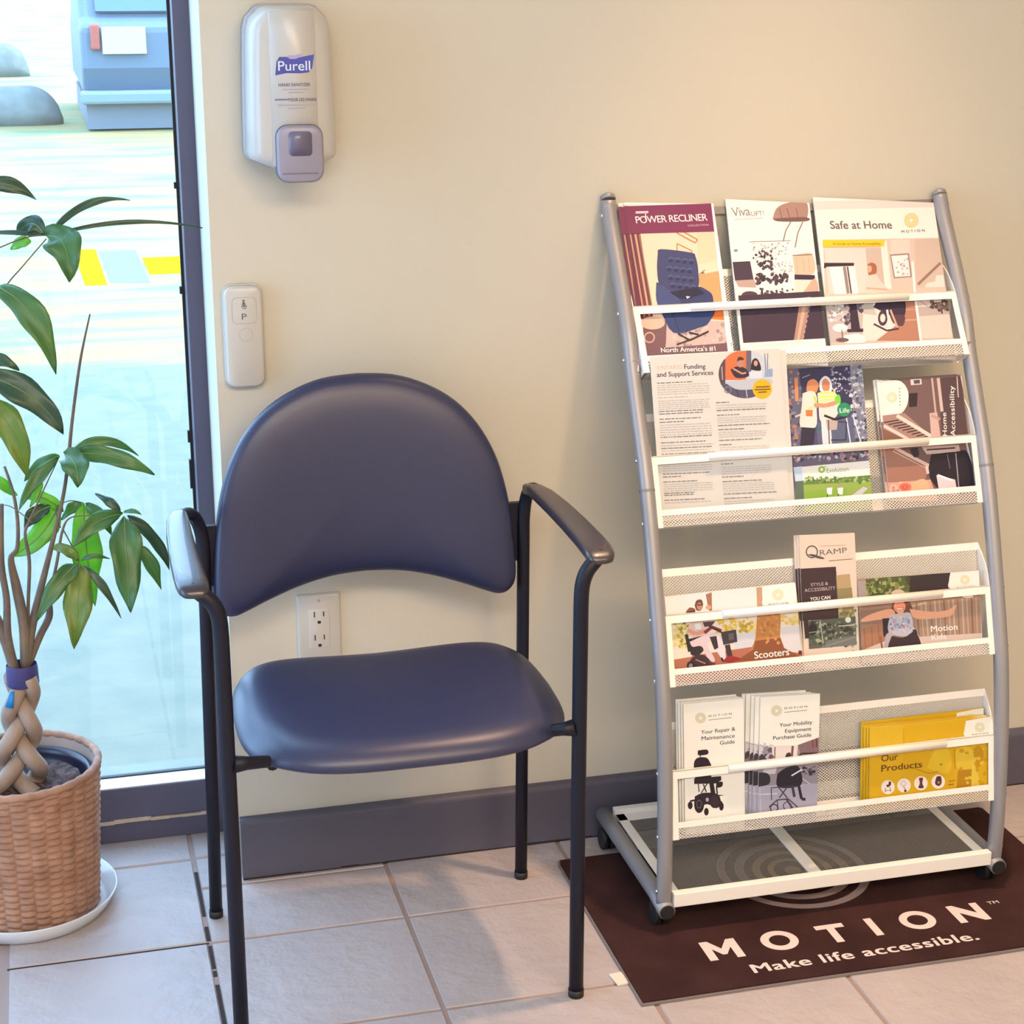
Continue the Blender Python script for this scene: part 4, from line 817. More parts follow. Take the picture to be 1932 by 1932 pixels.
block(890, .085, 625, [(626,130,1),(654,500,0),(680,500,0),(704,480,1),(750,220,1)]+[(778+22*k, 490-rd.uniform(0, 20), 0) for k in range(3)]+[(852,510,1),(892,260,1)]+[(920+22*k, 490-rd.uniform(0, 20), 0) for k in range(3)]+[(998,420,1),(1042,120,1)]+[(1070+22*k, 490, 0) for k in range(6)]+[(1232,120,1)]+[(1262+22*k, 500-rd.uniform(0, 20), 0) for k in range(4)]+[(1358,210,1),(1404,400,1)]+[(1430+22*k, 510-rd.uniform(0, 15), 0) for k in range(4)]+[(1526,520,1),(1570,290,1),(1600,500,0),(1624,480,0)])
for k, (x0, x1) in enumerate(((1285,1420),(1272,1425),(1305,1390))): A.line([(x0, 472+26*k), (x1, 466+26*k)], 10, (120, 84, 30))
A.cut('small_print', t)
copies(t, 'sheet', -.1565, -.010, 0., [('spare cream sheet standing a little to the right behind the small print sheet', .008, -.002, .0016, .010)])

# --- second pocket: walker brochure
t, A = brochure('brochure', 'tall brochure with two shoppers at a cart above a white band and green lawn', 'brochure', 2, .012, .0235, .130, .237, .036, .0025,
    [(102,205),(675,184),(757,1220),(164,1248)], [(-.0315,.2409),(.0957,.2383),(.0897,.0231),(-.0414,.0266)], C4, 'shopper brochures')
A.full((84, 78, 100)); A.poly([(105,240),(190,225),(255,860),(150,860)], (104, 98, 116)); A.speck(110, 250, 210, 820, 50, 22, [(60, 58, 78), (150, 138, 140), (190, 120, 90), (120, 112, 128)], 1); A.line([(172,300),(178,480)], 26, (238, 140, 90)); A.line([(165,600),(215,580)], 14, (230, 190, 170))
A.poly([(190,225),(590,190),(610,500),(470,520),(220,420)], (58, 54, 80)); A.speck(440, 210, 600, 420, 60, 13, [(170, 160, 166), (120, 112, 128), (220, 206, 200)], 2); A.line([(218,300),(280,275)], 8, (150, 140, 160)); A.poly([(585,188),(680,182),(735,860),(630,860)], (134, 128, 136)); A.speck(590, 200, 700, 560, 60, 18, [(190, 180, 180), (90, 86, 104), (220, 204, 196), (160, 150, 156)], 3); A.speck(580, 560, 725, 860, 60, 22, [(200, 190, 196), (110, 104, 122), (70, 66, 84)], 4)
A.poly([(330,640),(600,600),(640,860),(340,860)], (96, 96, 116)); A.line([(445,360),(480,370)], 26, (90, 84, 104)); A.ell(352, 690, 16, 16, (60, 110, 100), 10)
A.smooth([(250,400),(262,330),(310,310),(345,350),(330,410),(300,425)], (230, 140, 92)); A.smooth([(222,420),(290,400),(330,440),(330,540),(322,680),(204,678),(215,520)], (242, 216, 194)); A.poly([(214,680),(322,688),(300,860),(200,860)], (52, 44, 60)); A.poly([(246,548),(300,548),(298,598),(248,596)], (220, 120, 62)); A.line([(262,535),(298,530)], 14, (234, 220, 90))
A.smooth([(355,400),(352,330),(395,285),(440,320),(445,400),(400,420)], (236, 224, 216)); A.smooth([(372,380),(375,325),(400,305),(430,340),(425,395),(398,415)], (222, 134, 96)); A.smooth([(335,420),(400,400),(470,415),(512,480),(480,600),(365,640),(345,520)], (242, 214, 192))
for y in (412, 440, 466): A.line([(345,y+8),(475,y)], 15, (226, 230, 96))
A.smooth([(470,450),(505,430),(515,490),(475,500)], (126, 206, 66)); A.line([(310,510),(400,515),(480,492)], 32, (230, 146, 106)); A.line([(310,440),(330,500)], 14, (190, 214, 80)); A.smooth([(365,640),(430,640),(445,860),(385,860)], (232, 214, 208))
A.line([(388,590),(470,622),(560,600)], 18, (48, 38, 48)); A.poly([(400,620),(492,632),(486,700),(412,704)], (196, 166, 146)); A.line([(420,625),(430,860)], 8, (60, 54, 66)); A.line([(560,610),(600,860)], 10, (220, 214, 220)); A.line([(500,640),(560,640),(555,780),(440,780)], 10, (60, 54, 70)); A.line([(610,590),(690,860)], 10, (216, 212, 220))
A.ell(540, 545, 52, 54, (40, 142, 92)); A.poly([(150,860),(760,820),(760,950),(150,985)], (112, 98, 112)); A.speck(160, 880, 740, 940, 70, 20, [(150, 134, 140), (70, 62, 76), (190, 130, 116), (200, 190, 190)], 6)
A.poly([(150,992),(745,938),(760,1055),(165,1098)], (248, 230, 208)); A.poly([(150,990),(215,982),(226,1096),(165,1102)], (204, 208, 212)); A.poly([(165,1102),(760,1052),(775,1340),(165,1340)], (152, 168, 74)); A.poly([(170,1098),(755,1050),(757,1096),(180,1128)], (104, 126, 64)); A.speck(230, 1066, 750, 1110, 50, 17, [(84, 108, 54), (132, 150, 74), (176, 190, 120)], 7); A.poly([(165,1100),(226,1096),(240,1340),(165,1340)], (96, 106, 84)); A.poly([(230,1180),(560,1150),(560,1340),(240,1340)], (140, 170, 60))
A.poly([(560,1235),(690,1140),(726,1152),(640,1240)], (210, 192, 186)); 
for x in (428, 512): A.ell(x, 1135, 9, 11, (190, 140, 120), 10); A.poly([(x-22,1150),(x+22,1146),(x+18,1200),(x-16,1202)], (240, 224, 216)); A.line([(x-14,1195),(x-20,1240)], 9, (100, 90, 90))
A.cut('cover_picture', t); A.ring(368, 1008, 12, 27, (156, 184, 66)); A.line([(385,990),(402,982)], 8, (190, 200, 60)); A.text('Evolution', (408, 1034), (577, 1018), 36, (126, 150, 96), 0); A.cut('lower_title', t); A.text('Life', (508, 570), (582, 567), 36, CRM, .01); A.cut('lettering', t)
copies(t, 2, .0235, .036, .012, [('second shopper brochure, a thin dark strip at the left behind the front copy', -.004, .001, .005, .006)])

# --- second pocket: stair lift brochure
t, A = brochure('brochure', 'brown stair lift brochure with its white title running sideways, right of the second pocket', 'brochure', 2, .012, .1955, .150, .206, -.008, .003,
    [(811,319),(1433,287),(1564,1166),(888,1207)], [(.1227,.2085),(.2648,.2075),(.2729,.0211),(.1192,.0235)], C4, 'stair lift brochures')
A.full((124, 90, 82)); A.poly([(1270,305),(1445,290),(1500,760),(1300,760)], (94, 66, 64)); A.line([(1222,300),(1252,580)], 15, (204, 168, 148)); A.line([(1270,300),(1300,560)], 24, (216, 178, 158)); A.poly([(1055,312),(1140,306),(1144,350),(1060,356)], (226, 200, 184)); A.poly([(1080,318),(1128,314),(1130,343),(1084,347)], (96, 80, 74)); A.poly([(1040,420),(1112,415),(1106,520),(1046,526)], (58, 42, 44)); A.line([(1000,330),(1010,420)], 10, (90, 64, 60))
A.smooth([(790,325),(945,318),(1002,342),(1036,400),(1040,460),(1020,530),(962,582),(800,590)], (250, 230, 206)); A.poly([(800,315),(838,316),(862,640),(820,640)], (246, 224, 200)); A.poly([(840,590),(1010,570),(1230,760),(850,770)], (176, 130, 112)); A.poly([(840,690),(1050,790),(860,830)], (140, 92, 76))
for k in range(9): A.line([(850+36*k, 645+15*k), (965+31*k, 625+15*k)], 9, (66, 46, 46))
A.line([(950,590),(1240,765)], 28, (240, 206, 182)); A.line([(850,668),(1050,780)], 24, (236, 200, 176)); A.poly([(1202,572),(1262,566),(1290,760),(1216,762)], (218, 172, 152)); A.line([(1215,590),(1285,620)], 22, (196, 150, 132))
A.line([(1448,280),(1545,760)], 16, (232, 212, 198)); A.line([(1415,290),(1425,450)], 8, (216, 188, 172)); A.line([(1490,800),(1560,1150)], 16, (226, 206, 194))
A.poly([(840,840),(980,830),(1190,990),(1170,1090),(870,1120)], (170, 114, 92)); A.poly([(960,830),(1190,820),(1260,900),(1190,985)], (116, 84, 76)); A.line([(930,850),(1195,985)], 42, (228, 182, 158)); A.line([(930,858),(1180,990)], 12, (150, 104, 88)); A.smooth([(1050,850),(1110,840),(1120,900),(1080,910)], (52, 40, 44)); A.poly([(1140,830),(1430,815),(1440,870),(1180,890)], (206, 168, 150)); A.line([(1180,855),(1400,840)], 12, (70, 52, 52))
A.smooth([(1215,890),(1400,870),(1500,880),(1545,1150),(1330,1190),(1200,1060)], (42, 32, 40)); A.line([(1340,890),(1360,1000)], 6, (130, 110, 116)); A.line([(1405,880),(1430,1160)], 7, (180, 160, 164)); A.poly([(1255,1050),(1400,1085),(1420,1200),(1280,1200)], (232, 202, 192)); A.line([(1265,1050),(1380,1092)], 16, (246, 226, 220))
A.poly([(870,1110),(1210,1085),(1270,1250),(880,1250)], (224, 158, 132)); A.speck(890, 1110, 1180, 1200, 36, 18, [(236, 180, 150), (206, 130, 110), (240, 206, 176)], 5); A.ell(1012, 1142, 48, 32, (238, 116, 86)); A.ring(1012, 1142, 14, 24, (206, 80, 60), 16, .7); A.smooth([(1060,1110),(1150,1080),(1200,1120),(1180,1190),(1080,1190)], (238, 176, 130)); A.line([(1180,980),(1190,1040)], 22, (226, 190, 170)); A.cut('cover_picture', t)
A.ring(913, 450, 12, 40, (238, 210, 166)); A.ring(913, 450, 20, 23, (248, 228, 204)); 
for k in range(6): A.ell(974-.5*k, 508-25*k, 5, 5, (130, 116, 108), 8)
A.cut('logo', t)
A.text('Home', (1338, 748), (1330, 568), (-34, 0), CRM, .012, 1.05); A.text('Accessibility', (1402, 748), (1390, 362), (-36, 0), CRM, .012, 1.05); A.cut('lettering', t)
copies(t, 2, .1955, -.008, .012, [('second stair lift brochure showing a pale spine at left behind the front copy', -.0035, .002, .005, .0)])

# --- third pocket: scooter leaflet
t, A = brochure('leaflet', 'wide leaflet with a rider on a red scooter, left of the third pocket', 'leaflet', 3, .009, -.1605, .2155, .138, -.018, .0015,
    [(284,762),(1610,660),(1674,1385),(365,1513)], [(-.2707,.142),(-.0543,.1395),(-.0524,.0269),(-.2667,.0273)], C5, 'scooter leaflets')
A.full((246, 222, 202)); A.poly([(300,960),(1640,880),(1670,1300),(380,1400)], (240, 212, 184)); A.speck(820, 1000, 1230, 1150, 70, 30, [(232, 184, 74), (240, 206, 130), (222, 170, 60)], 1); A.speck(1455, 970, 1640, 1060, 34, 26, [(232, 184, 90), (236, 200, 130)], 2); A.speck(380, 1050, 540, 1290, 90, 26, [(186, 160, 70), (150, 130, 56), (226, 196, 110), (236, 206, 140)], 3); A.speck(1050, 1060, 1150, 1140, 20, 24, [(190, 150, 50), (214, 166, 54)], 4)
A.poly([(1000,1160),(1200,1140),(1200,1300),(990,1350)], (220, 204, 194)); A.poly([(1460,1090),(1640,1080),(1680,1370),(1490,1340)], (226, 206, 192)); A.poly([(370,1420),(560,1380),(1180,1290),(1700,1360),(1700,1650),(380,1650)], (188, 108, 80)); A.poly([(370,1330),(560,1310),(560,1390),(380,1420)], (242, 216, 184))
A.smooth([(1225,940),(1445,930),(1455,1180),(1485,1350),(1170,1360),(1205,1200)], (200, 126, 64)); A.poly([(1205,1230),(1460,1200),(1490,1300),(1660,1390),(1000,1440),(1180,1320)], (146, 80, 48)); A.poly([(1215,690),(1275,684),(1305,890),(1445,930),(1225,940)], (206, 150, 110)); A.speck(1230, 970, 1440, 1250, 30, 22, [(180, 108, 54), (214, 144, 80)], 5)
A.poly([(702,760),(762,738),(766,930),(735,930)], (176, 110, 84)); A.smooth([(590,870),(610,820),(660,815),(675,870),(650,925),(610,920)], (116, 70, 52)); A.ell(640, 882, 28, 38, (196, 130, 100)); A.line([(620,870),(668,862)], 12, (60, 40, 40)); A.smooth([(505,930),(540,893),(590,905),(590,945),(510,950)], (136, 84, 62)); A.line([(530,935),(590,930)], 12, (70, 46, 44)); A.ell(728, 890, 28, 22, (230, 156, 118)); A.smooth([(600,930),(700,920),(760,935),(700,970),(590,970)], (244, 226, 210))
A.smooth([(510,1110),(560,1050),(690,1045),(705,1140),(640,1200),(530,1175)], (228, 184, 164)); A.line([(520,1120),(600,1160),(700,1130)], 40, (222, 150, 116)); A.poly([(590,1060),(650,1055),(660,1110),(600,1115)], (226, 222, 214)); A.poly([(670,1040),(800,1030),(760,1080),(690,1090)], (84, 56, 60))
A.line([(505,1165),(540,1340)], 34, (46, 34, 40)); A.poly([(530,1210),(660,1180),(680,1330),(620,1390),(550,1370)], (52, 38, 44)); A.smooth([(540,1240),(700,1170),(850,1150),(850,1210),(720,1260),(795,1420),(735,1445),(665,1290),(570,1290)], (228, 192, 182)); A.smooth([(800,1180),(870,1220),(905,1400),(862,1408),(780,1260)], (236, 206, 196)); A.poly([(740,1190),(810,1180),(830,1300),(790,1320)], (60, 40, 46))
A.line([(690,1150),(760,1090),(860,1130)], 34, (138, 46, 50)); A.line([(740,1080),(870,1150)], 16, (60, 40, 44)); A.poly([(855,1142),(1008,1115),(1022,1240),(880,1272)], (70, 58, 60)); A.poly([(930,1160),(985,1150),(990,1215),(940,1225)], (110, 92, 90)); A.line([(920,1270),(950,1400)], 52, (74, 46, 48)); A.smooth([(870,1440),(930,1385),(1020,1395),(1055,1415),(960,1450)], (160, 44, 44))
A.smooth([(515,1515),(560,1405),(650,1370),(720,1400),(770,1500)], (64, 44, 48)); A.ell(552, 1480, 42, 46, (44, 32, 38)); A.ell(550, 1482, 20, 24, (150, 130, 124)); A.line([(600,1420),(700,1460)], 12, (190, 120, 100)); A.line([(730,1440),(800,1470)], 24, (120, 50, 46)); A.line([(860,1400),(880,1440)], 20, (60, 40, 44)); A.line([(1640,1350),(1700,1345)], 40, (110, 40, 44))
A.smooth([(1272,700),(1300,686),(1640,650),(1660,880),(1310,892),(1276,790)], (250, 232, 208)); A.cut('cover_picture', t)
A.text('Scooters', (1195, 1412), (1548, 1374), 72, CRM, .012); A.cut('lettering', t); logo(A, t, 1433, 765, 58, (1340, 875), (1536, 856), 21, (234, 212, 164))
copies(t, 3, -.1605, -.018, .009, [('second scooter leaflet, only a sliver at the right edge behind the front one', .0035, -.0015, .004, -.004)])

# --- third pocket: ramp flyer
t, A = brochure('flyer', 'narrow beige flyer with a dark brown block, tallest in the third pocket', 'flyer', 3, .013, -.0005, .0945, .211, .036, .002,
    [(115,137),(568,107),(598,1060),(158,1090)], [(-.0404,.2141),(.0553,.2127),(.0468,.0257),(-.0461,.0285)], C6, 'ramp flyers')
A.full((234, 198, 168)); A.poly([(100,400),(412,382),(445,800),(120,822)], (68, 46, 46)); A.poly([(414,452),(524,440),(566,800),(436,805)], (188, 150, 104)); A.poly([(420,560),(540,550),(566,800),(440,800)], (150, 128, 84)); A.speck(440, 720, 570, 850, 40, 18, [(120, 110, 70), (190, 170, 110), (160, 150, 90)], 2)
A.poly([(185,822),(570,782),(580,1012),(195,1047)], (98, 94, 78)); A.speck(195, 830, 570, 1020, 110, 24, [(66, 62, 54), (130, 126, 98), (84, 86, 66), (170, 160, 120)], 3); A.ell(226, 885, 36, 45, (52, 44, 40)); A.line([(285,815),(310,1000)], 8, (196, 186, 156)); A.line([(190,915),(300,900)], 7, (170, 160, 136)); A.poly([(330,985),(575,930),(580,1012),(330,1035)], (120, 114, 104)); A.line([(300,1030),(570,950)], 6, (150, 146, 130)); A.ell(510, 810, 24, 24, (236, 226, 190), 10); A.line([(430,862),(565,850)], 8, (220, 200, 150)); A.poly([(150,818),(188,816),(200,958),(165,962)], (70, 48, 48)); A.line([(548,1052),(552,1062)], 6, (120, 100, 90)); A.cut('cover_picture', t)
A.ring(218, 262, 40, 49, (86, 80, 78), 28, 1.06); A.smooth([(182,285),(230,282),(318,312),(295,320),(235,305)], (86, 80, 78)); A.text('RAMP', (284, 292), (502, 270), 44, (96, 88, 84), -.006); A.line([(280,216),(490,208)], 4, (214, 160, 128)); A.line([(355,335),(545,320)], 5, (130, 100, 78))
A.text('STYLE &', (210, 541), (350, 528), 25, (206, 178, 168), .0); A.text('ACCESSIBILITY', (160, 587), (408, 566), 27, (206, 178, 168), .0); A.text('YOU CAN', (205, 657), (368, 641), 27, CRM, .02); A.cut('lettering', t)
copies(t, 3, -.0005, .036, .013, [('ramp flyer just behind the front one, its left edge and spine showing', -.0035, .0005, .003, .004), ('rearmost ramp flyer, farthest left sliver of the beige flyers', -.0075, .0, .006, .006)])

# --- third pocket: kids leaflet
t, A = brochure('leaflet', 'wide leaflet of a person with outstretched arms, right of third pocket', 'leaflet', 3, .013, .157, .211, .134, .02, .0015,
    [(594,483),(1560,415),(1594,974),(620,1047)], [(.0549,.1386),(.2644,.135),(.263,.0228),(.0516,.0278)], C6)
A.full((170, 126, 98)); A.poly([(580,500),(670,488),(700,660),(590,670)], (176, 146, 136)); A.poly([(980,460),(1345,425),(1345,600),(990,630)], (60, 44, 44)); A.poly([(650,484),(1000,452),(1010,640),(690,660)], (90, 88, 56)); A.speck(660, 480, 1000, 640, 120, 26, [(128, 130, 66), (92, 96, 50), (164, 160, 90), (74, 74, 46)], 1); A.speck(690, 640, 860, 760, 50, 22, [(130, 120, 80), (110, 100, 70), (96, 84, 64)], 3)
A.poly([(610,700),(870,670),(870,840),(610,850)], (150, 112, 92)); A.poly([(1000,680),(1600,610),(1610,930),(1080,970)], (174, 132, 104)); A.line([(1020,705),(1130,675)], 10, (210, 176, 146))
for k in range(15): A.line([(1060+37*k, 670-3*k), (1085+36*k, 960-3*k)], 7 if k % 2 else 12, (204, 168, 138) if k % 3 else (140, 102, 80))
A.poly([(600,880),(800,830),(800,1010),(610,1050)], (178, 118, 86)); A.line([(640,880),(650,1040)], 5, (140, 90, 68)); A.line([(700,860),(706,1020)], 5, (140, 90, 68)); A.line([(755,850),(760,1000)], 5, (140, 90, 68)); A.poly([(610,1060),(800,985),(1110,945),(1620,915),(1640,1200),(610,1200)], (224, 190, 166))
A.smooth([(868,680),(930,640),(1010,670),(1030,770),(960,790),(860,760)], (116, 70, 56)); A.ell(915, 600, 56, 34, (228, 184, 156)); A.ell(926, 705, 48, 50, (234, 144, 108)); A.line([(905,722),(948,720)], 9, (244, 220, 206))
SK = (238, 164, 124); A.smooth([(618,805),(700,762),(860,722),(880,790),(740,812),(622,828)], SK); A.smooth([(1005,722),(1180,745),(1310,732),(1382,690),(1350,768),(1280,792),(1060,802)], SK); A.poly([(786,800),(855,795),(840,940),(795,945)], (56, 42, 50)); A.line([(1030,870),(1080,950),(1100,1030)], 14, (220, 206, 200)); A.poly([(1000,880),(1060,890),(1095,1010),(1040,1000)], (60, 46, 54))
A.smooth([(850,770),(930,760),(1015,760),(1032,900),(960,945),(835,905)], (196, 182, 182)); A.speck(855, 790, 1015, 910, 60, 14, [(160, 156, 172), (226, 150, 130), (214, 200, 196), (130, 126, 146)], 6); A.poly([(905,735),(960,735),(950,775),(915,775)], SK); A.smooth([(815,930),(865,905),(870,1040),(800,1045)], (188, 166, 160)); A.smooth([(862,940),(960,952),(1050,905),(1100,1010),(1090,1060),(845,1060)], (66, 44, 48)); A.line([(770,940),(785,1040)], 16, (150, 96, 72))
A.smooth([(1335,432),(1345,424),(1600,405),(1600,552),(1340,562),(1325,490)], (248, 228, 204)); A.ell(1475, 622, 46, 13, (244, 222, 198)); A.cut('cover_picture', t)
A.text('Motion', (1178, 907), (1393, 889), 48, CRM, .012); A.text('Kids', (1185, 975), (1300, 962), 46, CRM, .008); A.cut('lettering', t); logo(A, t, 1452, 488, 39, (1385, 557), (1526, 546), 11, (232, 208, 156))

# --- bottom pocket: repair guide
t, A = brochure('booklet', 'white booklet with a black power wheelchair, front of the stack in the bottom left corner', 'booklet', 4, .006, -.204, .0995, .210, .012, .0028,
    [(366,313),(950,261),(977,1436),(381,1488)], [(-.2503,.2129),(-.1524,.2114),(-.1535,.02),(-.2539,.0234)], C7, 'repair booklets')
A.full((250, 230, 204)); A.text('Your Repair &', (535, 607), (872, 572), 38, INK, .012); A.text('Maintenance', (540, 668), (868, 640), 38, INK, .012); A.text('Guide', (722, 712), (868, 698), 38, INK, .012); A.cut('lettering', t)
logo(A, t, 530, 447, 53, (608, 441), (836, 415), 21, (214, 194, 156), cut=False); A.line([(608,468),(835,442)], 6, (150, 136, 124)); A.cut('logo', t)
BK = (42, 28, 34); A.smooth([(505,768),(595,760),(602,804),(512,815)], BK); A.line([(528,815),(532,840)], 12, (120, 100, 96)); A.smooth([(466,945),(470,880),(505,840),(585,838),(622,880),(630,945)], BK, 5); A.poly([(462,940),(632,936),(640,1040),(480,1050)], BK); A.line([(540,940),(605,930)], 12, (214, 200, 186)); A.poly([(470,1045),(735,1022),(738,1062),(690,1095),(470,1100)], BK); A.smooth([(690,1085),(748,1078),(745,1125),(690,1135)], BK)
for p, w_ in (([(510,1100),(520,1180)], 10), ([(560,1100),(590,1180)], 12), ([(600,1095),(540,1190)], 10), ([(640,1090),(660,1210)], 44), ([(690,1130),(700,1200)], 14), ([(430,1270),(480,1260),(500,1240)], 18), ([(700,1270),(745,1280)], 18)): A.line(p, w_, BK)
A.smooth([(475,1225),(560,1188),(700,1200),(735,1290),(690,1340),(600,1300),(500,1330)], BK); A.ell(520, 1300, 50, 88, BK); A.ring(520, 1300, 20, 26, (110, 92, 90), 18, 1.7); A.ell(672, 1278, 46, 62, (58, 38, 42)); A.ell(432, 1312, 24, 38, BK); A.ell(592, 1375, 23, 38, BK); A.ell(740, 1322, 23, 42, BK); A.poly([(690,1206),(772,1212),(690,1226)], BK); A.ell(600, 1255, 16, 20, (180, 160, 150)); A.cut('wheelchair_picture', t)
copies(t, 4, -.204, .012, .006, [('second repair booklet in the bottom left stack, its edge just left of the front one', -.003, .0015, .004, .002), ('third repair booklet in the bottom left stack', -.006, .002, .008, .0), ('rearmost repair booklet, standing tallest in the bottom left stack', -.0085, .0045, .012, .004)])

# --- bottom pocket: purchase guide
t, A = brochure('booklet', 'white booklet with a street photo in its lower half, front of fanned stack', 'booklet', 4, .006, -.0830, .1005, .2065, .045, .0026,
    [(1149,261),(1697,193),(1676,1332),(982,1420)], [(-.1189,.208),(-.025,.2095),(-.033,.023),(-.1526,.0224)], C7, 'purchase booklets')
A.full((250, 230, 204)); A.poly([(900,700),(1150,722),(1240,727),(1490,718),(1720,640),(1720,1600),(900,1600)], (152, 134, 134)); A.poly([(1490,716),(1720,632),(1720,810),(1520,812)], (134, 100, 98)); A.line([(1635,670),(1640,740)], 12, (150, 50, 50)); A.line([(1672,650),(1675,740)], 10, (90, 40, 44)); A.poly([(1235,728),(1490,718),(1480,880),(1240,888)], (234, 208, 188)); A.line([(1265,735),(1262,870)], 14, (150, 112, 100)); A.smooth([(1360,860),(1380,800),(1420,795),(1410,860)], (70, 50, 54)); A.line([(1440,725),(1432,830)], 22, (120, 72, 68)); A.line([(1470,850),(1530,800),(1680,798)], 16, (60, 46, 54))
A.speck(990, 700, 1230, 870, 36, 40, [(190, 170, 164), (100, 84, 90), (70, 56, 64), (214, 194, 184)], 1); A.poly([(985,1125),(1700,1095),(1700,1600),(960,1600)], (178, 162, 168)); A.poly([(1150,930),(1290,920),(1270,1000),(1150,1010)], (206, 190, 184)); A.smooth([(1010,1020),(1060,990),(1200,1000),(1205,1105),(1030,1122)], (52, 44, 50)); A.line([(1060,960),(1065,1020)], 20, (190, 170, 166))
A.smooth([(1290,1000),(1380,940),(1500,930),(1525,1110),(1300,1135)], (42, 34, 44)); A.line([(1430,1020),(1530,960),(1600,950)], 14, (226, 212, 212)); A.speck(1530, 930, 1660, 1010, 20, 22, [(60, 52, 60), (120, 106, 110)], 2); A.line([(1500,1110),(1530,1250),(1570,1256)], 28, (50, 38, 48)); A.line([(1540,1050),(1610,1100)], 8, (214, 200, 204)); A.line([(990,1212),(1290,1196)], 8, (226, 214, 214))
for p, w_ in (([(1230,1140),(1480,1120)], 9), ([(1230,1140),(1235,1260)], 9), ([(1300,1130),(1390,1240)], 12), ([(1390,1130),(1310,1240)], 12), ([(1440,1130),(1460,1230)], 26), ([(1210,1330),(1290,1260),(1400,1250),(1490,1330)], 12), ([(1290,1260),(1300,1350)], 9), ([(1380,1250),(1440,1340)], 20)): A.line(p, w_, (66, 58, 70))
A.ring(1260, 1340, 30, 42, (70, 62, 72)); A.ring(1390, 1320, 34, 44, (90, 82, 94)); A.line([(1030,1150),(1040,1380)], 16, (140, 116, 122)); A.line([(1120,1140),(1128,1380)], 12, (196, 180, 184)); A.cut('cover_picture', t)
A.text('Your Mobility', (1308, 537), (1630, 506), 36, INK, .012); A.text('Equipment', (1362, 594), (1622, 571), 36, INK, .012); A.text('Purchase Guide', (1245, 665), (1622, 631), 36, INK, .012); A.cut('lettering', t)
logo(A, t, 1278, 375, 53, (1355, 363), (1580, 344), 20, (214, 194, 156), cut=False); A.line([(1355,392),(1578,370)], 6, (150, 136, 124)); A.cut('logo', t)
copies(t, 4, -.083, .045, .006, [('purchase booklet directly behind the front one in the fanned center stack', -.008, .001, .0035, .004), ('purchase booklet second behind the front one in the fanned center stack', -.013, .002, .007, .003), ('purchase booklet third behind the front one, left part of the fanned stack', -.0185, .0045, .0105, -.006), ('rearmost purchase booklet, farthest left of the fanned center stack', -.024, .0045, .014, -.004)])

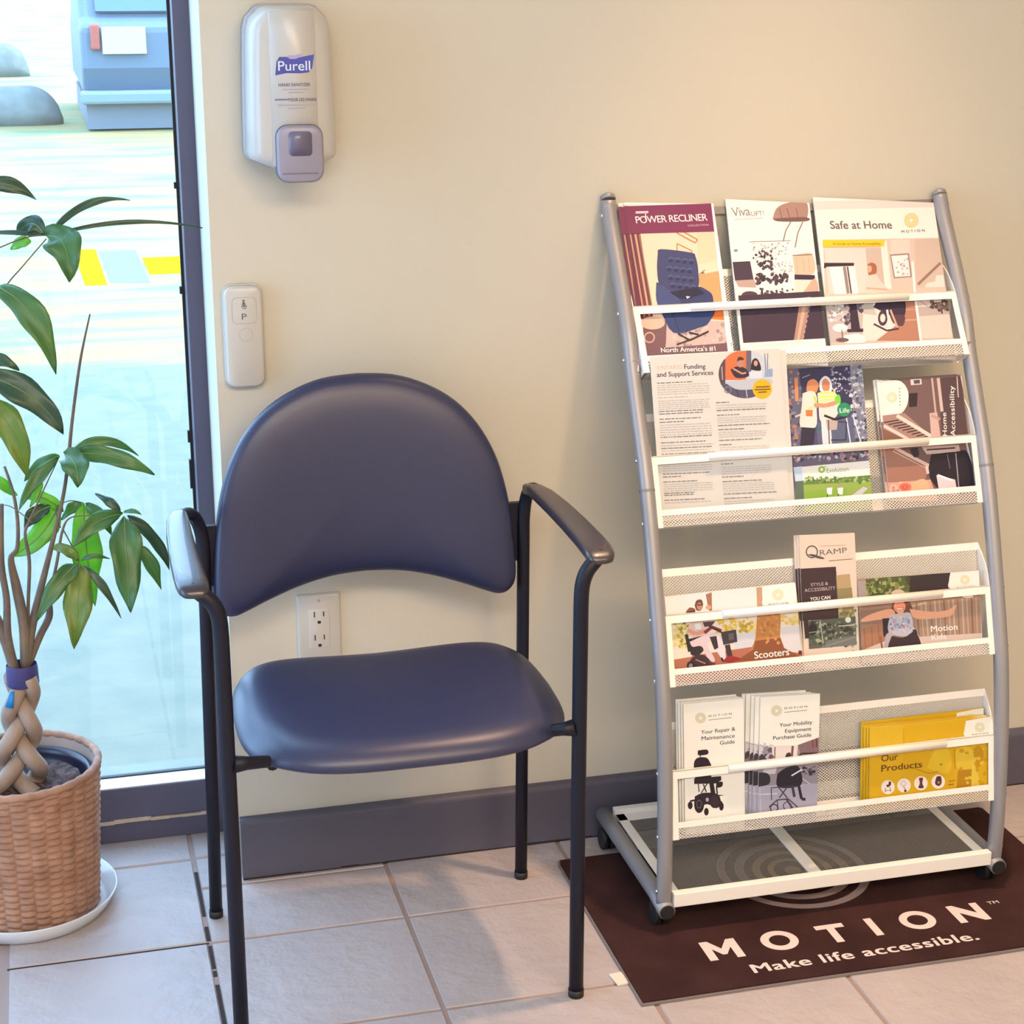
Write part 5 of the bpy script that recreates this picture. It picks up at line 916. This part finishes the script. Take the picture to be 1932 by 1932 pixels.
# --- bottom pocket: yellow catalogues
M_YP = mat('yellow_paper', pc(226, 176, 60), .6)
t, A = brochure('catalogue', 'yellow catalogue with four round product pictures, front of the stack at bottom right', 'catalogue', 4, .005, .1660, .2165, .138, .02, .0028,
    [(563,478),(1674,408),(1655,1032),(563,1116)], [(.059,.1456),(.2803,.1355),(.2753,.0185),(.0567,.0279)], C8, 'yellow catalogues', edge=M_YP)
A.full((226, 166, 22)); A.poly([(540,480),(870,460),(870,700),(560,720)], (230, 174, 36)); A.poly([(870,640),(1310,610),(1320,1000),(860,1060)], (222, 162, 18)); A.smooth([(1080,850),(1150,690),(1260,680),(1300,800),(1250,900)], (232, 180, 40)); A.line([(960,850),(1100,900),(1180,880)], 9, (186, 128, 12)); A.line([(870,500),(872,700)], 5, (200, 142, 14)); A.smooth([(1330,700),(1400,660),(1480,690),(1490,860),(1400,900),(1340,840)], (234, 184, 50)); A.poly([(1355,868),(1482,860),(1470,1060),(1340,1060)], (190, 128, 8)); A.smooth([(1490,680),(1540,650),(1580,720),(1560,820),(1510,840)], (204, 140, 18)); A.smooth([(1480,780),(1530,900),(1560,1060),(1480,1060)], (236, 190, 60)); A.poly([(1580,700),(1670,690),(1670,1060),(1590,1060)], (224, 168, 28)); A.ell(1205, 818, 12, 9, (176, 116, 20), 10); A.speck(1330, 640, 1660, 1000, 30, 26, [(210, 150, 20), (234, 184, 56)], 2); A.line([(1320,680),(1330,860)], 10, (196, 134, 14))
A.smooth([(1422,436),(1440,428),(1720,400),(1720,590),(1430,575),(1410,505)], (250, 230, 200)); A.cut('cover_picture', t)
for k, (x, y) in enumerate(((735, 1020), (877, 1005), (1027, 985), (1180, 972))):
    A.ell(x, y, 60, 63, (248, 220, 196))
    if k == 0: A.line([(x-12,y-10),(x+15,y-15),(x+18,y-50)], 22, (96, 44, 40)); A.line([(x-22,y+10),(x-24,y+45)], 7, (130, 100, 96)); A.line([(x+18,y),(x+26,y+40)], 7, (130, 100, 96)); A.line([(x-26,y+32),(x+26,y+28)], 6, (150, 120, 110))
    if k == 1: A.ring(x-5, y-18, 16, 26, (222, 186, 166)); A.line([(x-5,y+8),(x+18,y+45)], 12, (206, 150, 136)); A.ell(x+12, y+48, 12, 12, (90, 50, 46), 10)
    if k == 2: A.smooth([(x-20,y-45),(x+18,y-48),(x+12,y),(x+26,y+40),(x-22,y+42),(x-10,y)], (118, 48, 40)); A.line([(x-20,y+35),(x+24,y+32)], 14, (76, 46, 44))
    if k == 3: A.smooth([(x-15,y-45),(x+22,y-48),(x+30,y+10),(x+5,y+38),(x-28,y+15)], (92, 44, 36)); A.ell(x+4, y+6, 12, 12, (170, 130, 120), 10)
A.cut('product_pictures', t)
A.text('Our', (675, 792), (822, 775), 58, (104, 58, 24), .01); A.text('Products', (675, 882), (1036, 842), 58, (104, 58, 24), .012); A.line([(1270,970),(1330,960)], 7, (150, 100, 30)); A.line([(1268,1000),(1318,994)], 9, (150, 100, 30)); A.cut('lettering', t); logo(A, t, 1545, 487, 43, (1475, 560), (1620, 545), 13, (228, 210, 166))
copies(t, 4, .166, .02, .005, [('second yellow catalogue, its edge showing just left of the front one', -.003, -.001, .004, .0), ('third yellow catalogue from the front of the bottom right stack', -.006, .0, .008, -.004), ('fourth yellow catalogue from the front of the bottom right stack', -.0095, .0015, .012, .004), ('rearmost yellow catalogue, rising above the others at its left end', -.004, .0085, .016, -.024)])
